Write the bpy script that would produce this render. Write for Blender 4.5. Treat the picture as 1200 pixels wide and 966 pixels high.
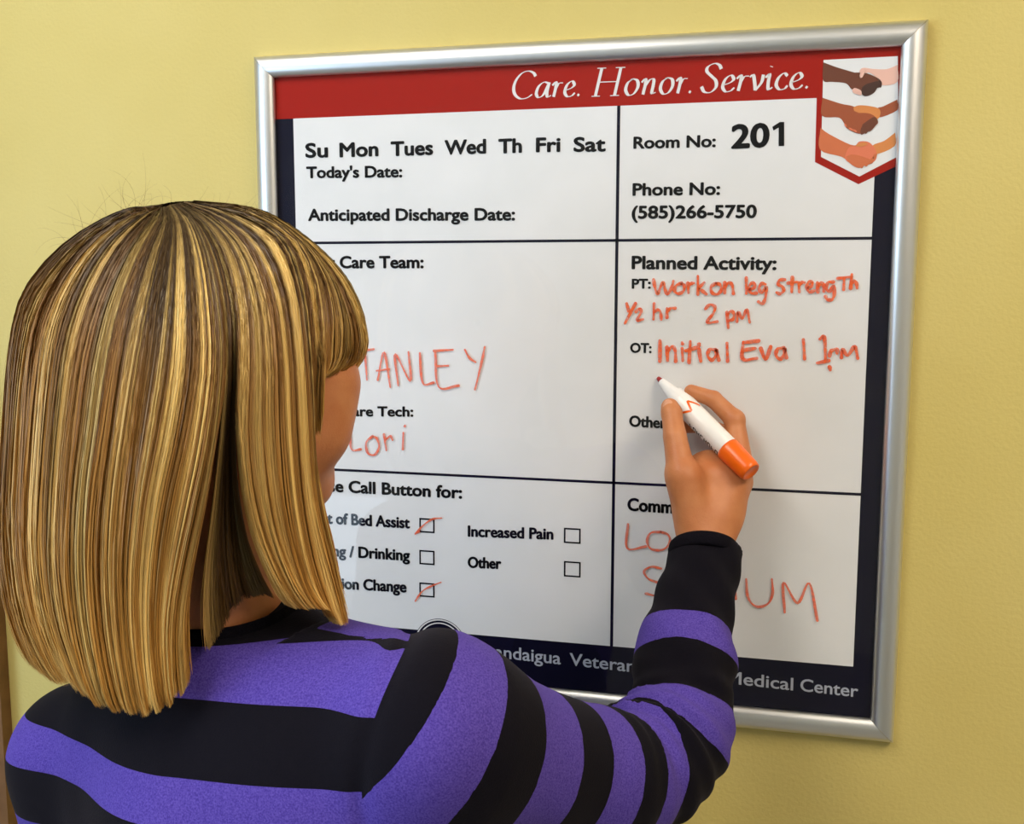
import bpy, math, random
import numpy as np
from mathutils import Vector, Matrix
random.seed(7); rng = np.random.default_rng(7)
for o in list(bpy.data.objects): bpy.data.objects.remove(o)
SC = bpy.context.scene; COL = SC.collection
# ------------------------------------------------------------------ camera
ZB = 1.5                                            # height of the board centre above the floor
FPX = 1218.37                                       # focal length in pixels of a 1200 x 966 frame
CAM = np.array([0.19305966, -1.0008525, 0.10214468 + ZB])
RC = np.array([[0.97111881, 0.23859373, 0.00113761],
               [0.03061123, -0.1198618, -0.99231855],
               [-0.23662463, 0.96369403, -0.1237037]])   # rows: right, down, forward
def at(px, py, d):                                  # world point seen at px,py and d metres deep
    return CAM + RC.T @ np.array([(px-600)/FPX*d, (py-483)/FPX*d, d])
def board_xz(px, py, y=-0.004):                     # point of the wall plane seen at px,py
    r = RC.T @ np.array([(px-600)/FPX, (py-483)/FPX, 1.0])
    k = (y-CAM[1])/r[1]; p = CAM + r*k
    return p[0], p[2]
cd = bpy.data.cameras.new('camera'); cam = bpy.data.objects.new('camera', cd); COL.objects.link(cam)
m = np.eye(4); m[:3, 0] = RC[0]; m[:3, 1] = -RC[1]; m[:3, 2] = -RC[2]; m[:3, 3] = CAM
cam.matrix_world = Matrix(m.tolist())
cd.sensor_width = 36; cd.lens = 36*FPX/1200; cd.clip_start = 0.02
SC.camera = cam
# ------------------------------------------------------------------ world, lights, exposure
w = bpy.data.worlds.new('sky'); SC.world = w; w.use_nodes = True
w.node_tree.nodes['Background'].inputs[0].default_value = (0.62, 0.8, 1.0, 1)
w.node_tree.nodes['Background'].inputs[1].default_value = 3.5
def area(name, loc, tgt, sx, sy, col, power):
    l = bpy.data.lights.new(name, 'AREA'); l.shape = 'RECTANGLE'; l.size = sx; l.size_y = sy
    l.color = col; l.energy = power
    o = bpy.data.objects.new(name, l); COL.objects.link(o); o.location = loc
    o.rotation_euler = (Vector(tgt)-Vector(loc)).to_track_quat('-Z', 'Y').to_euler()
    return o
area('window_daylight', (-1.86, -1.9, 1.55), (0.5, -1.2, 1.5), 1.3, 1.2, (0.56, 0.78, 1.0), 30)
area('ceiling_lamp_light', (1.15, -1.15, 2.56), (1.15, -1.1, 0), 0.55, 1.15, (1.0, 0.82, 0.62), 24)
area('ceiling_lamp_light', (-0.55, -1.15, 2.56), (-0.55, -1.1, 0), 0.55, 1.15, (1.0, 0.95, 0.86), 12)
SC.view_settings.view_transform = 'Standard'; SC.view_settings.look = 'None'
SC.view_settings.exposure = -0.16; SC.view_settings.gamma = 1.0
SC.view_settings.use_curve_mapping = False
# ------------------------------------------------------------------ materials
def srgb(r, g, b):
    return tuple(((c/255+0.055)/1.055)**2.4 if c > 10 else c/255/12.92 for c in (r, g, b)) + (1.0,)
def mat(name, col, rough=0.5, metal=0.0, **kw):
    m = bpy.data.materials.new(name); m.use_nodes = True
    b = m.node_tree.nodes['Principled BSDF']
    b.inputs['Base Color'].default_value = col; b.inputs['Roughness'].default_value = rough
    b.inputs['Metallic'].default_value = metal
    for k, v in kw.items(): b.inputs[k.replace('_', ' ')].default_value = v
    return m
def N(m, t, **kw):
    n = m.node_tree.nodes.new(t)
    for k, v in kw.items(): setattr(n, k, v)
    return n
def L(m, a, b): m.node_tree.links.new(a, b)
def bsdf(m): return m.node_tree.nodes['Principled BSDF']
def mottled(m, c1, c2, scale, bump=0.0, bscale=300, detail=3, dist=0.002):
    tc = N(m, 'ShaderNodeTexCoord'); nz = N(m, 'ShaderNodeTexNoise')
    nz.inputs['Scale'].default_value = scale; nz.inputs['Detail'].default_value = detail
    cr = N(m, 'ShaderNodeValToRGB'); cr.color_ramp.elements[0].color = c1; cr.color_ramp.elements[1].color = c2
    cr.color_ramp.elements[0].position = 0.3; cr.color_ramp.elements[1].position = 0.7
    L(m, tc.outputs['Object'], nz.inputs['Vector']); L(m, nz.outputs['Fac'], cr.inputs[0])
    L(m, cr.outputs[0], bsdf(m).inputs['Base Color'])
    if bump:
        n2 = N(m, 'ShaderNodeTexNoise'); n2.inputs['Scale'].default_value = bscale
        n2.inputs['Detail'].default_value = 2
        bp = N(m, 'ShaderNodeBump'); bp.inputs['Strength'].default_value = bump; bp.inputs['Distance'].default_value = dist
        L(m, tc.outputs['Object'], n2.inputs['Vector']); L(m, n2.outputs['Fac'], bp.inputs['Height'])
        L(m, bp.outputs[0], bsdf(m).inputs['Normal'])
    return m
M = {}
M['wall'] = mottled(mat('yellow wall paint', srgb(214, 196, 120), 0.6), srgb(203, 184, 106), srgb(208, 190, 116), 5, 0.25, 260)
M['wall_plain'] = mat('pale wall paint', srgb(196, 194, 184), 0.7)
M['ceiling'] = mottled(mat('ceiling tile', srgb(225, 222, 214), 0.9), srgb(220, 217, 208), srgb(230, 227, 220), 60, 0.3, 90)
M['floor'] = mottled(mat('vinyl floor', srgb(150, 135, 110), 0.45), srgb(128, 124, 116), srgb(146, 142, 132), 12)
M['wood'] = mottled(mat('brown door casing', srgb(120, 84, 48), 0.45), srgb(112, 76, 42), srgb(134, 94, 56), 30)
M['white_paint'] = mat('white painted trim', srgb(235, 235, 230), 0.5)
M['blind'] = mat('added blind cloth', srgb(170, 160, 140), 0.9)
M['alu'] = mat('satin aluminium', (0.74, 0.75, 0.77, 1), 0.34, 1.0)
tc = N(M['alu'], 'ShaderNodeTexCoord'); nz = N(M['alu'], 'ShaderNodeTexNoise'); mp = N(M['alu'], 'ShaderNodeMapping')
mp.inputs['Scale'].default_value = (1500, 1500, 40); nz.inputs['Scale'].default_value = 1
mr = N(M['alu'], 'ShaderNodeMapRange'); mr.inputs[3].default_value = 0.33; mr.inputs[4].default_value = 0.43
L(M['alu'], tc.outputs['Object'], mp.inputs[0]); L(M['alu'], mp.outputs[0], nz.inputs['Vector'])
L(M['alu'], nz.outputs['Fac'], mr.inputs[0]); L(M['alu'], mr.outputs[0], bsdf(M['alu']).inputs['Roughness'])
M['paper'] = mottled(mat('white poster paper', srgb(226, 228, 232), 0.6), srgb(224, 226, 230), srgb(230, 231, 235), 14)
M['navy'] = mat('navy print', srgb(11, 10, 34), 0.5, Specular_IOR_Level=0.1)
M['red'] = mat('red print', srgb(160, 26, 16), 0.5, Specular_IOR_Level=0.1)
M['black_ink'] = mat('black print', srgb(10, 10, 16), 0.5, Specular_IOR_Level=0.1)
M['white_ink'] = mat('white print', srgb(226, 224, 226), 0.5)
M['grey_ink'] = mat('pale grey print', srgb(176, 182, 200), 0.5)
def marker_ink(name, c1, c2):
    m = mottled(mat(name, c1, 0.45), c1, c2, 140, detail=4)
    tr = N(m, 'ShaderNodeBsdfTransparent'); mx = N(m, 'ShaderNodeMixShader'); n2 = N(m, 'ShaderNodeTexNoise')
    n2.inputs['Scale'].default_value = 330; n2.inputs['Detail'].default_value = 3
    mr = N(m, 'ShaderNodeMapRange'); mr.inputs[1].default_value = 0.35; mr.inputs[2].default_value = 0.75
    mr.inputs[3].default_value = 0.0; mr.inputs[4].default_value = 0.55
    tc = N(m, 'ShaderNodeTexCoord'); L(m, tc.outputs['Object'], n2.inputs['Vector'])
    L(m, n2.outputs['Fac'], mr.inputs[0]); L(m, mr.outputs[0], mx.inputs[0])
    L(m, bsdf(m).outputs[0], mx.inputs[1]); L(m, tr.outputs[0], mx.inputs[2])
    L(m, mx.outputs[0], m.node_tree.nodes['Material Output'].inputs[0])
    return m
M['ink_orange'] = marker_ink('orange dry erase ink', srgb(226, 74, 18), srgb(236, 104, 40))
M['ink_thin'] = marker_ink('thin red orange dry erase ink', srgb(222, 84, 50), srgb(232, 112, 72))
M['white_plastic'] = mat('white marker plastic', srgb(238, 238, 240), 0.3)
M['orange_plastic'] = mat('orange cap plastic', srgb(240, 104, 12), 0.3)
M['red_felt'] = mat('dark red felt nib', srgb(150, 40, 45), 0.9)
M['skin_print'] = None
def cover_mat():
    m = bpy.data.materials.new('clear cover sheet'); m.use_nodes = True; nt = m.node_tree; nt.nodes.clear()
    out = nt.nodes.new('ShaderNodeOutputMaterial'); mx = nt.nodes.new('ShaderNodeMixShader')
    tr = nt.nodes.new('ShaderNodeBsdfTransparent'); gl = nt.nodes.new('ShaderNodeBsdfGlossy')
    gl.inputs['Roughness'].default_value = 0.03
    ge = nt.nodes.new('ShaderNodeNewGeometry'); dp = nt.nodes.new('ShaderNodeVectorMath'); dp.operation = 'DOT_PRODUCT'
    nt.links.new(ge.outputs['Incoming'], dp.inputs[0]); nt.links.new(ge.outputs['Normal'], dp.inputs[1])
    prev = dp.outputs['Value']                       # Schlick reflectance, the same from both sides of the sheet
    for op, k in (('ABSOLUTE', 0), ('SUBTRACT', 1), ('POWER', 5), ('MULTIPLY_ADD', 0.94)):
        n = nt.nodes.new('ShaderNodeMath'); n.operation = op
        if op == 'SUBTRACT': n.inputs[0].default_value = 1; nt.links.new(prev, n.inputs[1])
        else:
            nt.links.new(prev, n.inputs[0]); n.inputs[1].default_value = k
            if op == 'MULTIPLY_ADD': n.inputs[2].default_value = 0.042
        prev = n.outputs[0]
    nt.links.new(prev, mx.inputs[0]); nt.links.new(tr.outputs[0], mx.inputs[1])
    nt.links.new(gl.outputs[0], mx.inputs[2]); nt.links.new(mx.outputs[0], out.inputs[0])
    return m
M['cover'] = cover_mat()
M['skin'] = mottled(mat('skin', srgb(206, 142, 104), 0.5), srgb(184, 112, 68), srgb(200, 132, 86), 45, 0.35, 700, dist=0.0006)
bsdf(M['skin']).inputs['Subsurface Weight'].default_value = 0.06
bsdf(M['skin']).inputs['Subsurface Radius'].default_value = (1.0, 0.35, 0.2)
bsdf(M['skin']).inputs['Subsurface Scale'].default_value = 0.006
M['nail'] = mat('fingernail', srgb(210, 152, 122), 0.3)
M['lips'] = mat('lips', srgb(176, 90, 80), 0.4)
M['eye'] = mat('eye white', srgb(235, 232, 228), 0.15)
M['iris'] = mat('iris', srgb(70, 50, 34), 0.15)
M['trousers'] = mat('black trousers', srgb(24, 24, 28), 0.85)
M['shoe'] = mat('black leather shoe', srgb(20, 18, 18), 0.35)
# ------------------------------------------------------------------ object helpers
def mesh_obj(name, verts, faces, material, parent=None, smooth=False):
    me = bpy.data.meshes.new(name); me.from_pydata([tuple(map(float, v)) for v in verts], [], [tuple(map(int, f)) for f in faces])
    me.update()
    o = bpy.data.objects.new(name, me); COL.objects.link(o)
    if material is not None: me.materials.append(material)
    if smooth: me.shade_smooth()
    if parent is not None: o.parent = parent
    return o
def fast_mesh(name, V, F, material, parent=None, smooth=True):   # V (n,3), F (m,k) arrays
    me = bpy.data.meshes.new(name); V = np.asarray(V, np.float32); F = np.asarray(F, np.int32); k = F.shape[1]
    me.vertices.add(len(V)); me.vertices.foreach_set('co', V.ravel())
    me.loops.add(F.size); me.loops.foreach_set('vertex_index', F.ravel())
    me.polygons.add(len(F)); me.polygons.foreach_set('loop_start', np.arange(0, F.size, k, dtype=np.int32))
    me.update(calc_edges=True); me.validate()
    if smooth: me.shade_smooth()
    if material is not None: me.materials.append(material)
    o = bpy.data.objects.new(name, me); COL.objects.link(o)
    if parent is not None: o.parent = parent
    return o
def thing(name, label, cat, group=None):
    o = bpy.data.objects.new(name, None); COL.objects.link(o); o.empty_display_size = 0.05
    o['label'] = label; o['category'] = cat
    if group: o['group'] = group
    return o
def boxg(x0, x1, y0, y1, z0, z1):
    v = [(x, y, z) for x in (x0, x1) for y in (y0, y1) for z in (z0, z1)]
    f = [(0, 1, 3, 2), (4, 6, 7, 5), (0, 4, 5, 1), (2, 3, 7, 6), (0, 2, 6, 4), (1, 5, 7, 3)]
    return v, f
def box(name, x0, x1, y0, y1, z0, z1, material, parent=None):
    v, f = boxg(x0, x1, y0, y1, z0, z1)
    return mesh_obj(name, v, f, material, parent)
def struct(o): o['kind'] = 'structure'; return o
def lathe(name, prof, a, b, material, parent, seg=40):   # prof: (distance along a->b, radius)
    a = np.array(a, float); b = np.array(b, float); ax = (b-a)/np.linalg.norm(b-a)
    u = np.cross(ax, [0, 0, 1.0]); u /= np.linalg.norm(u); v = np.cross(ax, u)
    V = []; F = []
    for s, r in prof:
        for i in range(seg):
            t = 2*math.pi*i/seg; V.append(a+ax*s+(u*math.cos(t)+v*math.sin(t))*r)
    for j in range(len(prof)-1):
        for i in range(seg):
            F.append((j*seg+i, j*seg+(i+1) % seg, (j+1)*seg+(i+1) % seg, (j+1)*seg+i))
    o = mesh_obj(name, V, F, material, parent, True)
    o.data.update(); return o
def catmull(pts, n=7):
    pts = np.array(pts, float)
    if len(pts) < 3: return np.array([pts[0]+(pts[-1]-pts[0])*t for t in np.linspace(0, 1, 6)])
    P = np.vstack([2*pts[0]-pts[1], pts, 2*pts[-1]-pts[-2]]); out = []
    for i in range(1, len(P)-2):
        for t in np.linspace(0, 1, n, endpoint=False):
            a, b, c, d = P[i-1:i+3]
            out.append(0.5*((2*b)+(-a+c)*t+(2*a-5*b+4*c-d)*t*t+(-a+3*b-3*c+d)*t**3))
    out.append(pts[-1]); return np.array(out)
# ------------------------------------------------------------------ the room
struct(box('wall_back', -2.0, 2.6, 0.0, 0.12, 0, 2.65, M['wall']))
struct(box('wall_right', 2.6, 2.72, -3.6, 0.0, 0, 2.65, M['wall_plain']))
struct(box('floor', -2.0, 2.6, -3.6, 0.0, -0.1, 0, M['floor']))
struct(box('ceiling', -2.0, 2.6, -3.6, 0.0, 2.65, 2.75, M['ceiling']))
struct(box('baseboard_back', -0.55, 2.6, -0.014, 0.0, 0, 0.10, M['wood']))
def wall_with_hole(name, fixed, lo, hi, a0, a1, h0, h1, axis, material):
    V = []; F = []
    for (p0, p1, q0, q1) in ((lo, a0, 0, 2.65), (a1, hi, 0, 2.65), (a0, a1, 0, h0), (a0, a1, h1, 2.65)):
        v, f = boxg(fixed-0.12, fixed, p0, p1, q0, q1) if axis == 'y' else boxg(p0, p1, fixed-0.12, fixed, q0, q1)
        F += [tuple(i+len(V) for i in q) for q in f]; V += v
    return struct(mesh_obj(name, V, F, material))
wall_with_hole('wall_left', -2.0, -3.6, 0.0, -2.6, -1.2, 0.9, 2.2, 'y', M['wall_plain'])
wall_with_hole('wall_front', -3.6, -2.0, 2.6, -2.0, -1.50, 0.06, 2.2, 'x', M['wall_plain'])
def window(name, axis, fixed, a0, a1, h0, h1, blind=None):
    w = bpy.data.objects.new(name, None); COL.objects.link(w); w['kind'] = 'structure'
    def bb(n, p0, p1, q0, q1, d0, d1, mt):
        return box(n, fixed+d0, fixed+d1, p0, p1, q0, q1, mt, w) if axis == 'y' else box(n, p0, p1, fixed+d0, fixed+d1, q0, q1, mt, w)
    t = 0.045
    bb('window_jamb', a0, a0+t, h0, h1, -0.12, 0.01, M['white_paint']); bb('window_jamb', a1-t, a1, h0, h1, -0.12, 0.01, M['white_paint'])
    bb('window_head', a0+t, a1-t, h1-t, h1, -0.12, 0.01, M['white_paint']); bb('window_sill', a0+t, a1-t, h0, h0+t, -0.12, 0.05, M['white_paint'])
    if blind: bb('added_blind', a0+t, a1-t, blind, h1-t, -0.03, -0.02, M['blind'])
    return w
window('window_1', 'y', -2.0, -2.6, -1.2, 0.9, 2.2)
window('window_2', 'x', -3.6, -2.0, -1.50, 0.06, 2.2, blind=0.58)  # unseen window; low opening and added blind shaped for the cover's bright reflection
# door casing whose edge shows at the left border of the photograph
struct(box('trim_1', -0.77, -0.662, -0.016, 0.0, 0, 2.15, M['wood']))
def emissive(name, col, s):
    m = bpy.data.materials.new(name); m.use_nodes = True
    b = bsdf(m); b.inputs['Emission Color'].default_value = col; b.inputs['Emission Strength'].default_value = s
    return m
M['lamp'] = emissive('lit lamp diffuser', (1, 0.9, 0.76, 1), 5)
for i, (x, lab) in enumerate(((1.15, 'rectangular ceiling light panel to the right of the framed board'), (-0.55, 'rectangular ceiling light panel above the woman'))):
    t = thing('ceiling_light', lab, 'ceiling light')
    box('lamp_frame', x-0.30, x+0.30, -1.75, -0.55, 2.61, 2.65, M['white_paint'], t)
    box('lamp_diffuser', x-0.275, x+0.275, -1.725, -0.575, 2.595, 2.612, M['lamp'], t)
# ------------------------------------------------------------------ the framed board
BW, BH, RW = 0.32, 0.3285, 0.0215      # half width, half height, rail width
board = thing('framed_board', 'silver framed patient care whiteboard with red banner and orange handwriting, hung on the yellow wall', 'whiteboard')
board.location = (0, 0, ZB)
def B(o): o.matrix_parent_inverse = Matrix.Translation((0, 0, -ZB)); return o
prof = [(0, -0.0), (0.0, -0.006), (0.0006, -0.0085), (0.0022, -0.0106), (0.0055, -0.0126), (0.0095, -0.0138), (0.0135, -0.0138), (0.0172, -0.0126), (0.0200, -0.0106), (0.0213, -0.0086), (0.0215, -0.0060)]
def rail(side):
    V = []; F = []
    for j in range(2):
        for s, y in prof:
            hw = BW-s; hh = BH-s
            c = {'t': [(-hw, hh), (hw, hh)], 'b': [(hw, -hh), (-hw, -hh)], 'l': [(-hw, -hh), (-hw, hh)], 'r': [(hw, hh), (hw, -hh)]}[side][j]
            g = 0.0002*(1 if j else -1)
            c = (c[0]-(g if side == 't' else -g if side == 'b' else 0), c[1]-(g if side == 'l' else -g if side == 'r' else 0))
            V.append((c[0], y, ZB+c[1]))
    n = len(prof)
    for i in range(n-1): F.append((i, i+1, n+i+1, n+i))
    o = B(mesh_obj('frame_rail', V, F, M['alu'], board, True))
    return o
for s in 'tblr': rail(s)
B(box('backing_board', -0.306, 0.306, -0.0035, -0.0005, ZB-0.314, ZB+0.314, M['black_ink'], board))
def flat(name, pts, material, y, parent=board):      # polygon given as board x,z
    o = mesh_obj(name, [(x, y, z) for x, z in pts], [tuple(range(len(pts)))], material, parent)
    return B(o)
def rect(name, x0, x1, z0, z1, material, y): return flat(name, [(x0, ZB+z0), (x1, ZB+z0), (x1, ZB+z1), (x0, ZB+z1)], material, y)
Y0 = -0.0040
rect('poster_sheet', -0.305, 0.305, -0.313, 0.313, M['navy'], Y0)
rect('red_banner', -0.305, 0.305, 0.2665, 0.313, M['red'], Y0-0.0002)
rect('writing_area', -0.280, 0.2812, -0.2585, 0.2665, M['paper'], Y0-0.0002)
# shield badge
def px(pts, y=Y0): return [board_xz(a, b, y) for a, b in pts]
flat('badge_border', px([(957, 118), (955, 190), (1006, 216), (1052, 194), (1054, 66), (957, 72)]), M['red'], Y0-0.0004)
flat('badge_field', px([(965, 70.5), (962, 184), (1007, 207), (1053, 183), (1052, 66)]), M['paper'], Y0-0.0006)
def inks(name, c): return mat(name, srgb(*c), 0.55)
hb = {'dark': inks('dark brown print', (104, 50, 28)), 'deep': inks('deep brown print', (62, 30, 22)), 'brown': inks('brown print', (158, 76, 40)),
      'tan': inks('tan print', (206, 110, 66)), 'light': inks('pale skin print', (232, 186, 172)), 'gold': inks('golden skin print', (214, 134, 70)), 'coral': inks('coral skin print', (222, 120, 86))}
def art(name, pts, c, k=0):
    pts = [tuple(q_) for q_ in catmull(list(pts)+[pts[0]], 4)[:-1]]      # crop coordinates (852 px across 150 photo px)
    flat(name, px([(940+a*150/852, 50+b*150/852) for a, b in pts]), hb[c], Y0-0.0008-k*0.0001)
art('printed_arm', [(140, 132), (230, 165), (340, 198), (390, 215), (420, 270), (380, 320), (330, 312), (290, 272), (200, 262), (140, 252)], 'dark')
art('printed_arm', [(634, 150), (560, 178), (470, 176), (400, 170), (378, 205), (388, 238), (440, 200), (500, 240), (530, 285), (634, 262)], 'light', 1)
art('printed_hand', [(355, 200), (430, 205), (520, 250), (525, 298), (500, 296), (470, 340), (420, 358), (395, 340), (340, 318), (310, 270)], 'dark', 1)
art('printed_fingers', [(430, 275), (520, 255), (526, 298), (502, 300), (478, 335), (430, 358), (398, 345), (400, 300)], 'deep', 2)
art('printed_fingertips', [(332, 315), (352, 303), (392, 322), (392, 350), (362, 345), (340, 335)], 'light', 3)
art('printed_arm', [(135, 368), (260, 408), (340, 425), (400, 470), (330, 560), (285, 545), (245, 500), (132, 488)], 'brown')
art('printed_arm', [(632, 380), (540, 425), (500, 440), (505, 500), (632, 450)], 'brown', 0)
art('printed_hand', [(345, 455), (345, 430), (400, 418), (510, 440), (512, 500), (460, 520), (400, 480)], 'gold', 1)
art('printed_fingers', [(340, 470), (430, 470), (480, 490), (505, 530), (490, 552), (465, 580), (435, 595), (395, 608), (350, 600), (290, 565), (285, 520)], 'brown', 2)
art('printed_fingertips', [(400, 545), (480, 495), (503, 530), (488, 550), (464, 582), (430, 596), (398, 608)], 'dark', 3)
art('printed_arm', [(122, 568), (180, 610), (320, 680), (390, 690), (400, 780), (330, 800), (260, 760), (118, 712)], 'tan')
art('printed_arm', [(618, 600), (545, 655), (470, 685), (480, 745), (614, 690)], 'gold', 0)
art('printed_hand', [(355, 690), (380, 660), (440, 662), (480, 700), (496, 735), (490, 780), (455, 805), (420, 815), (375, 835), (320, 805), (285, 770), (310, 700)], 'coral', 1)
art('printed_fingers', [(290, 760), (340, 745), (430, 770), (470, 800), (420, 818), (375, 835), (322, 808)], 'tan', 2)
def fingers(rows, c, k):
    for (x_, y_, l_, w_, a_) in rows:
        a_ = math.radians(a_); pts = []
        for i in range(10):
            t = 2*math.pi*i/10; u_, v_ = l_*math.cos(t), w_*math.sin(t); pts.append((x_+u_*math.cos(a_)-v_*math.sin(a_), y_+u_*math.sin(a_)+v_*math.cos(a_)))
        art('printed_finger', pts, c, k)
fingers([(425, 330, 30, 12, -75), (455, 315, 32, 12, -70), (485, 298, 28, 11, -62), (512, 285, 20, 10, -55)], 'deep', 4)
fingers([(365, 325, 26, 9, 20), (378, 342, 18, 8, 20)], 'light', 5)
fingers([(400, 205, 14, 34, 20)], 'light', 5)
fingers([(400, 585, 30, 12, -80), (430, 580, 30, 12, -70), (458, 565, 30, 12, -65), (487, 535, 26, 12, -60)], 'dark', 4)
fingers([(325, 578, 18, 7, 30), (350, 588, 16, 7, 30), (288, 552, 14, 6, 60)], 'coral', 5)
fingers([(400, 812, 26, 11, -75), (432, 802, 26, 11, -65), (462, 785, 26, 11, -60), (484, 755, 22, 10, -55)], 'tan', 4)
fingers([(395, 680, 40, 12, -10)], 'gold', 5)
# ruled lines
ZT, ZM = 0.1420, -0.0925
rect('ruled_line', -0.280, 0.2812, ZT-0.0013, ZT+0.0013, M['navy'], Y0-0.0004)
rect('ruled_line', -0.280, 0.2812, ZM-0.0013, ZM+0.0013, M['navy'], Y0-0.0004)
rect('ruled_line', 0.0495, 0.0525, -0.2585, 0.2665, M['navy'], Y0-0.0004)
# check boxes
def checkbox(a, b, c, d):
    x0, z1 = board_xz(a, b); x1, z0 = board_xz(c, d); t = 0.0016
    V = []; F = []
    for k in (0, 1):
        e = t*k
        V += [(x0+e, Y0-0.0005, z0+e), (x1-e, Y0-0.0005, z0+e), (x1-e, Y0-0.0005, z1-e), (x0+e, Y0-0.0005, z1-e)]
    for i in range(4): F.append((i, (i+1) % 4, 4+(i+1) % 4, 4+i))
    B(mesh_obj('check_box', V, F, M['black_ink'], board))
for c in ((491.5, 607, 509.5, 625), (491.5, 644.5, 509.5, 662.5), (491.5, 682.5, 509.5, 700.5), (661, 618.5, 680.5, 637.5), (661, 657.5, 680.5, 677)): checkbox(*c)
# seal rings at the foot
def ring(cx, cz, r, t):
    V = []; F = []; n = 96
    for i in range(n):
        a = 2*math.pi*i/n
        for q in (r-t/2, r+t/2): V.append((cx+q*math.cos(a), Y0-0.0005, cz+q*math.sin(a)))
    for i in range(n): F.append((2*i, 2*i+1, (2*i+3) % (2*n), (2*i+2) % (2*n)))
    B(mesh_obj('seal_ring', V, F, M['white_ink'], board))
sx, sz = board_xz(516, 756)
flat('seal_disc', [(sx+0.0283*math.cos(i*math.pi/36), sz+0.0283*math.sin(i*math.pi/36)) for i in range(72)], M['navy'], Y0-0.00045)
ring(sx, sz, 0.0270, 0.0014); ring(sx, sz, 0.0235, 0.0012)
rect('seal_field', sx-0.001, sx+0.001, sz-ZB-0.001, sz-ZB+0.001, M['grey_ink'], Y0-0.0005)
# printed text from the built-in font, fitted to its measured extents
def text(name, s, p0, p1, cap, material, bold=0.0, shear=0.0, kern=1.0, thick=0.0):
    # p0,p1: photo px of the baseline's ends; cap: px height of capitals at p0
    cu = bpy.data.curves.new('t', 'FONT'); cu.body = s; cu.offset = bold; cu.shear = shear; cu.resolution_u = 4
    cu.space_character = kern; cu.fill_mode = 'FRONT'
    o = bpy.data.objects.new('t', cu); COL.objects.link(o)
    dg = bpy.context.evaluated_depsgraph_get(); me = bpy.data.meshes.new_from_object(o.evaluated_get(dg))
    bpy.data.objects.remove(o)
    n = len(me.vertices); co = np.zeros(n*3); me.vertices.foreach_get('co', co); co = co.reshape(-1, 3)
    (x0, z0), (x1, z1) = board_xz(*p0), board_xz(*p1)
    ch = board_xz(p0[0], p0[1]-cap)[1]-z0
    capref = 0.729 - 0.0
    X = (co[:, 0]-co[:, 0].min())/(co[:, 0].max()-co[:, 0].min()); Z = co[:, 1]/capref*ch
    W = np.stack([x0+X*(x1-x0), np.full(n, Y0-0.0006), z0+X*(z1-z0)+Z], 1)
    Fp = [list(p.vertices) for p in me.polygons]; bpy.data.meshes.remove(me); e = ch*thick
    Va = []; Fa = []
    for k, (sh, sv) in enumerate([(e*math.cos(a_), 0.8*e*math.sin(a_)) for a_ in np.arange(8)*math.pi/4] if e else ((0, 0),)):
        Fa += [[i+len(Va) for i in f] for f in Fp]; Va += [(x+sh, y-0.00001*k, z+sv) for x, y, z in W]
    me = bpy.data.meshes.new(name); me.from_pydata(Va, [], Fa)
    me.materials.clear(); me.materials.append(material)
    ob = bpy.data.objects.new(name, me); COL.objects.link(ob); ob.parent = board; B(ob)
    return ob
K_ = M['black_ink']; bo = 0.0
for s, p0, p1, cap in (
    ('Su', (359, 184.5), (384, 184), 17), ('Mon', (399, 184), (443, 182.5), 17), ('Tues', (459, 182.5), (507, 181), 17),
    ('Wed', (522, 181), (569, 179.5), 17), ('Th', (585, 179.5), (611, 178.5), 17), ('Fri', (629, 178), (656, 177.5), 17), ('Sat', (673, 177.5), (709, 177), 17)):
    text('printed_weekday', s, p0, p1, cap, K_, bo, thick=0.055)
for s, p0, p1, cap in (
    ("Today's Date:", (360, 208.5), (471, 207.5), 13.5), ('Anticipated Discharge Date:', (362, 258.5), (603, 258), 14),
    ('Patient Care Team:', (338, 314), (496, 314), 14), ('Patient Care Tech:', (346, 487), (484, 488), 11.5),
    ('Room No:', (743, 174), (838, 172), 14), ('Phone No:', (742, 229), (843, 228), 14.5), ('(585)266-5750', (741, 256), (886, 255), 15),
    ('Planned Activity:', (741, 315), (909, 316), 15.5), ('PT:', (741, 338), (762, 338), 11.5), ('OT:', (739, 413), (763, 413.5), 11.5),
    ('Other:', (738, 499.5), (783, 502), 13), ('Comments:', (736, 598), (826, 604), 15),
    ('Use Call Button for:', (372, 575), (541, 584), 14), ('Out of Bed Assist', (364, 612), (480, 619), 13), ('Eating / Drinking', (366, 650), (480, 657), 13),
    ('Position Change', (369, 688), (476, 694), 13), ('Increased Pain', (549, 628.5), (648, 632), 13), ('Other', (549, 665), (587, 666.5), 13)):
    text('printed_text', s, p0, p1, cap, K_, bo, thick=0.055)
text('printed_room_number', '20', (858, 173.5), (900, 171.5), 28, K_, 0.0, thick=0.055)
flat('printed_room_number', [board_xz(a, b, Y0-0.0006) for a, b in ((912.5, 171.2), (912.5, 149.5), (906.5, 153), (905, 148.6), (914, 143), (919, 143), (919, 171))], K_, Y0-0.0006)
for s, p0, p1 in (('Canandaigua', (545, 766.5), (657, 778.5)), ('Veterans', (668, 779.5), (754, 789)), ('Affairs', (766, 790), (843, 799)), ('Medical', (852, 800.5), (929, 809)), ('Center', (938, 809.5), (1005, 817))):
    text('printed_footer_text', s, p0, p1, 15, M['grey_ink'], 0.0, thick=0.02)
text('printed_footer_text', 'VLINA', (388, 745), (462, 753), 15, M['grey_ink'], 0.0)
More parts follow.
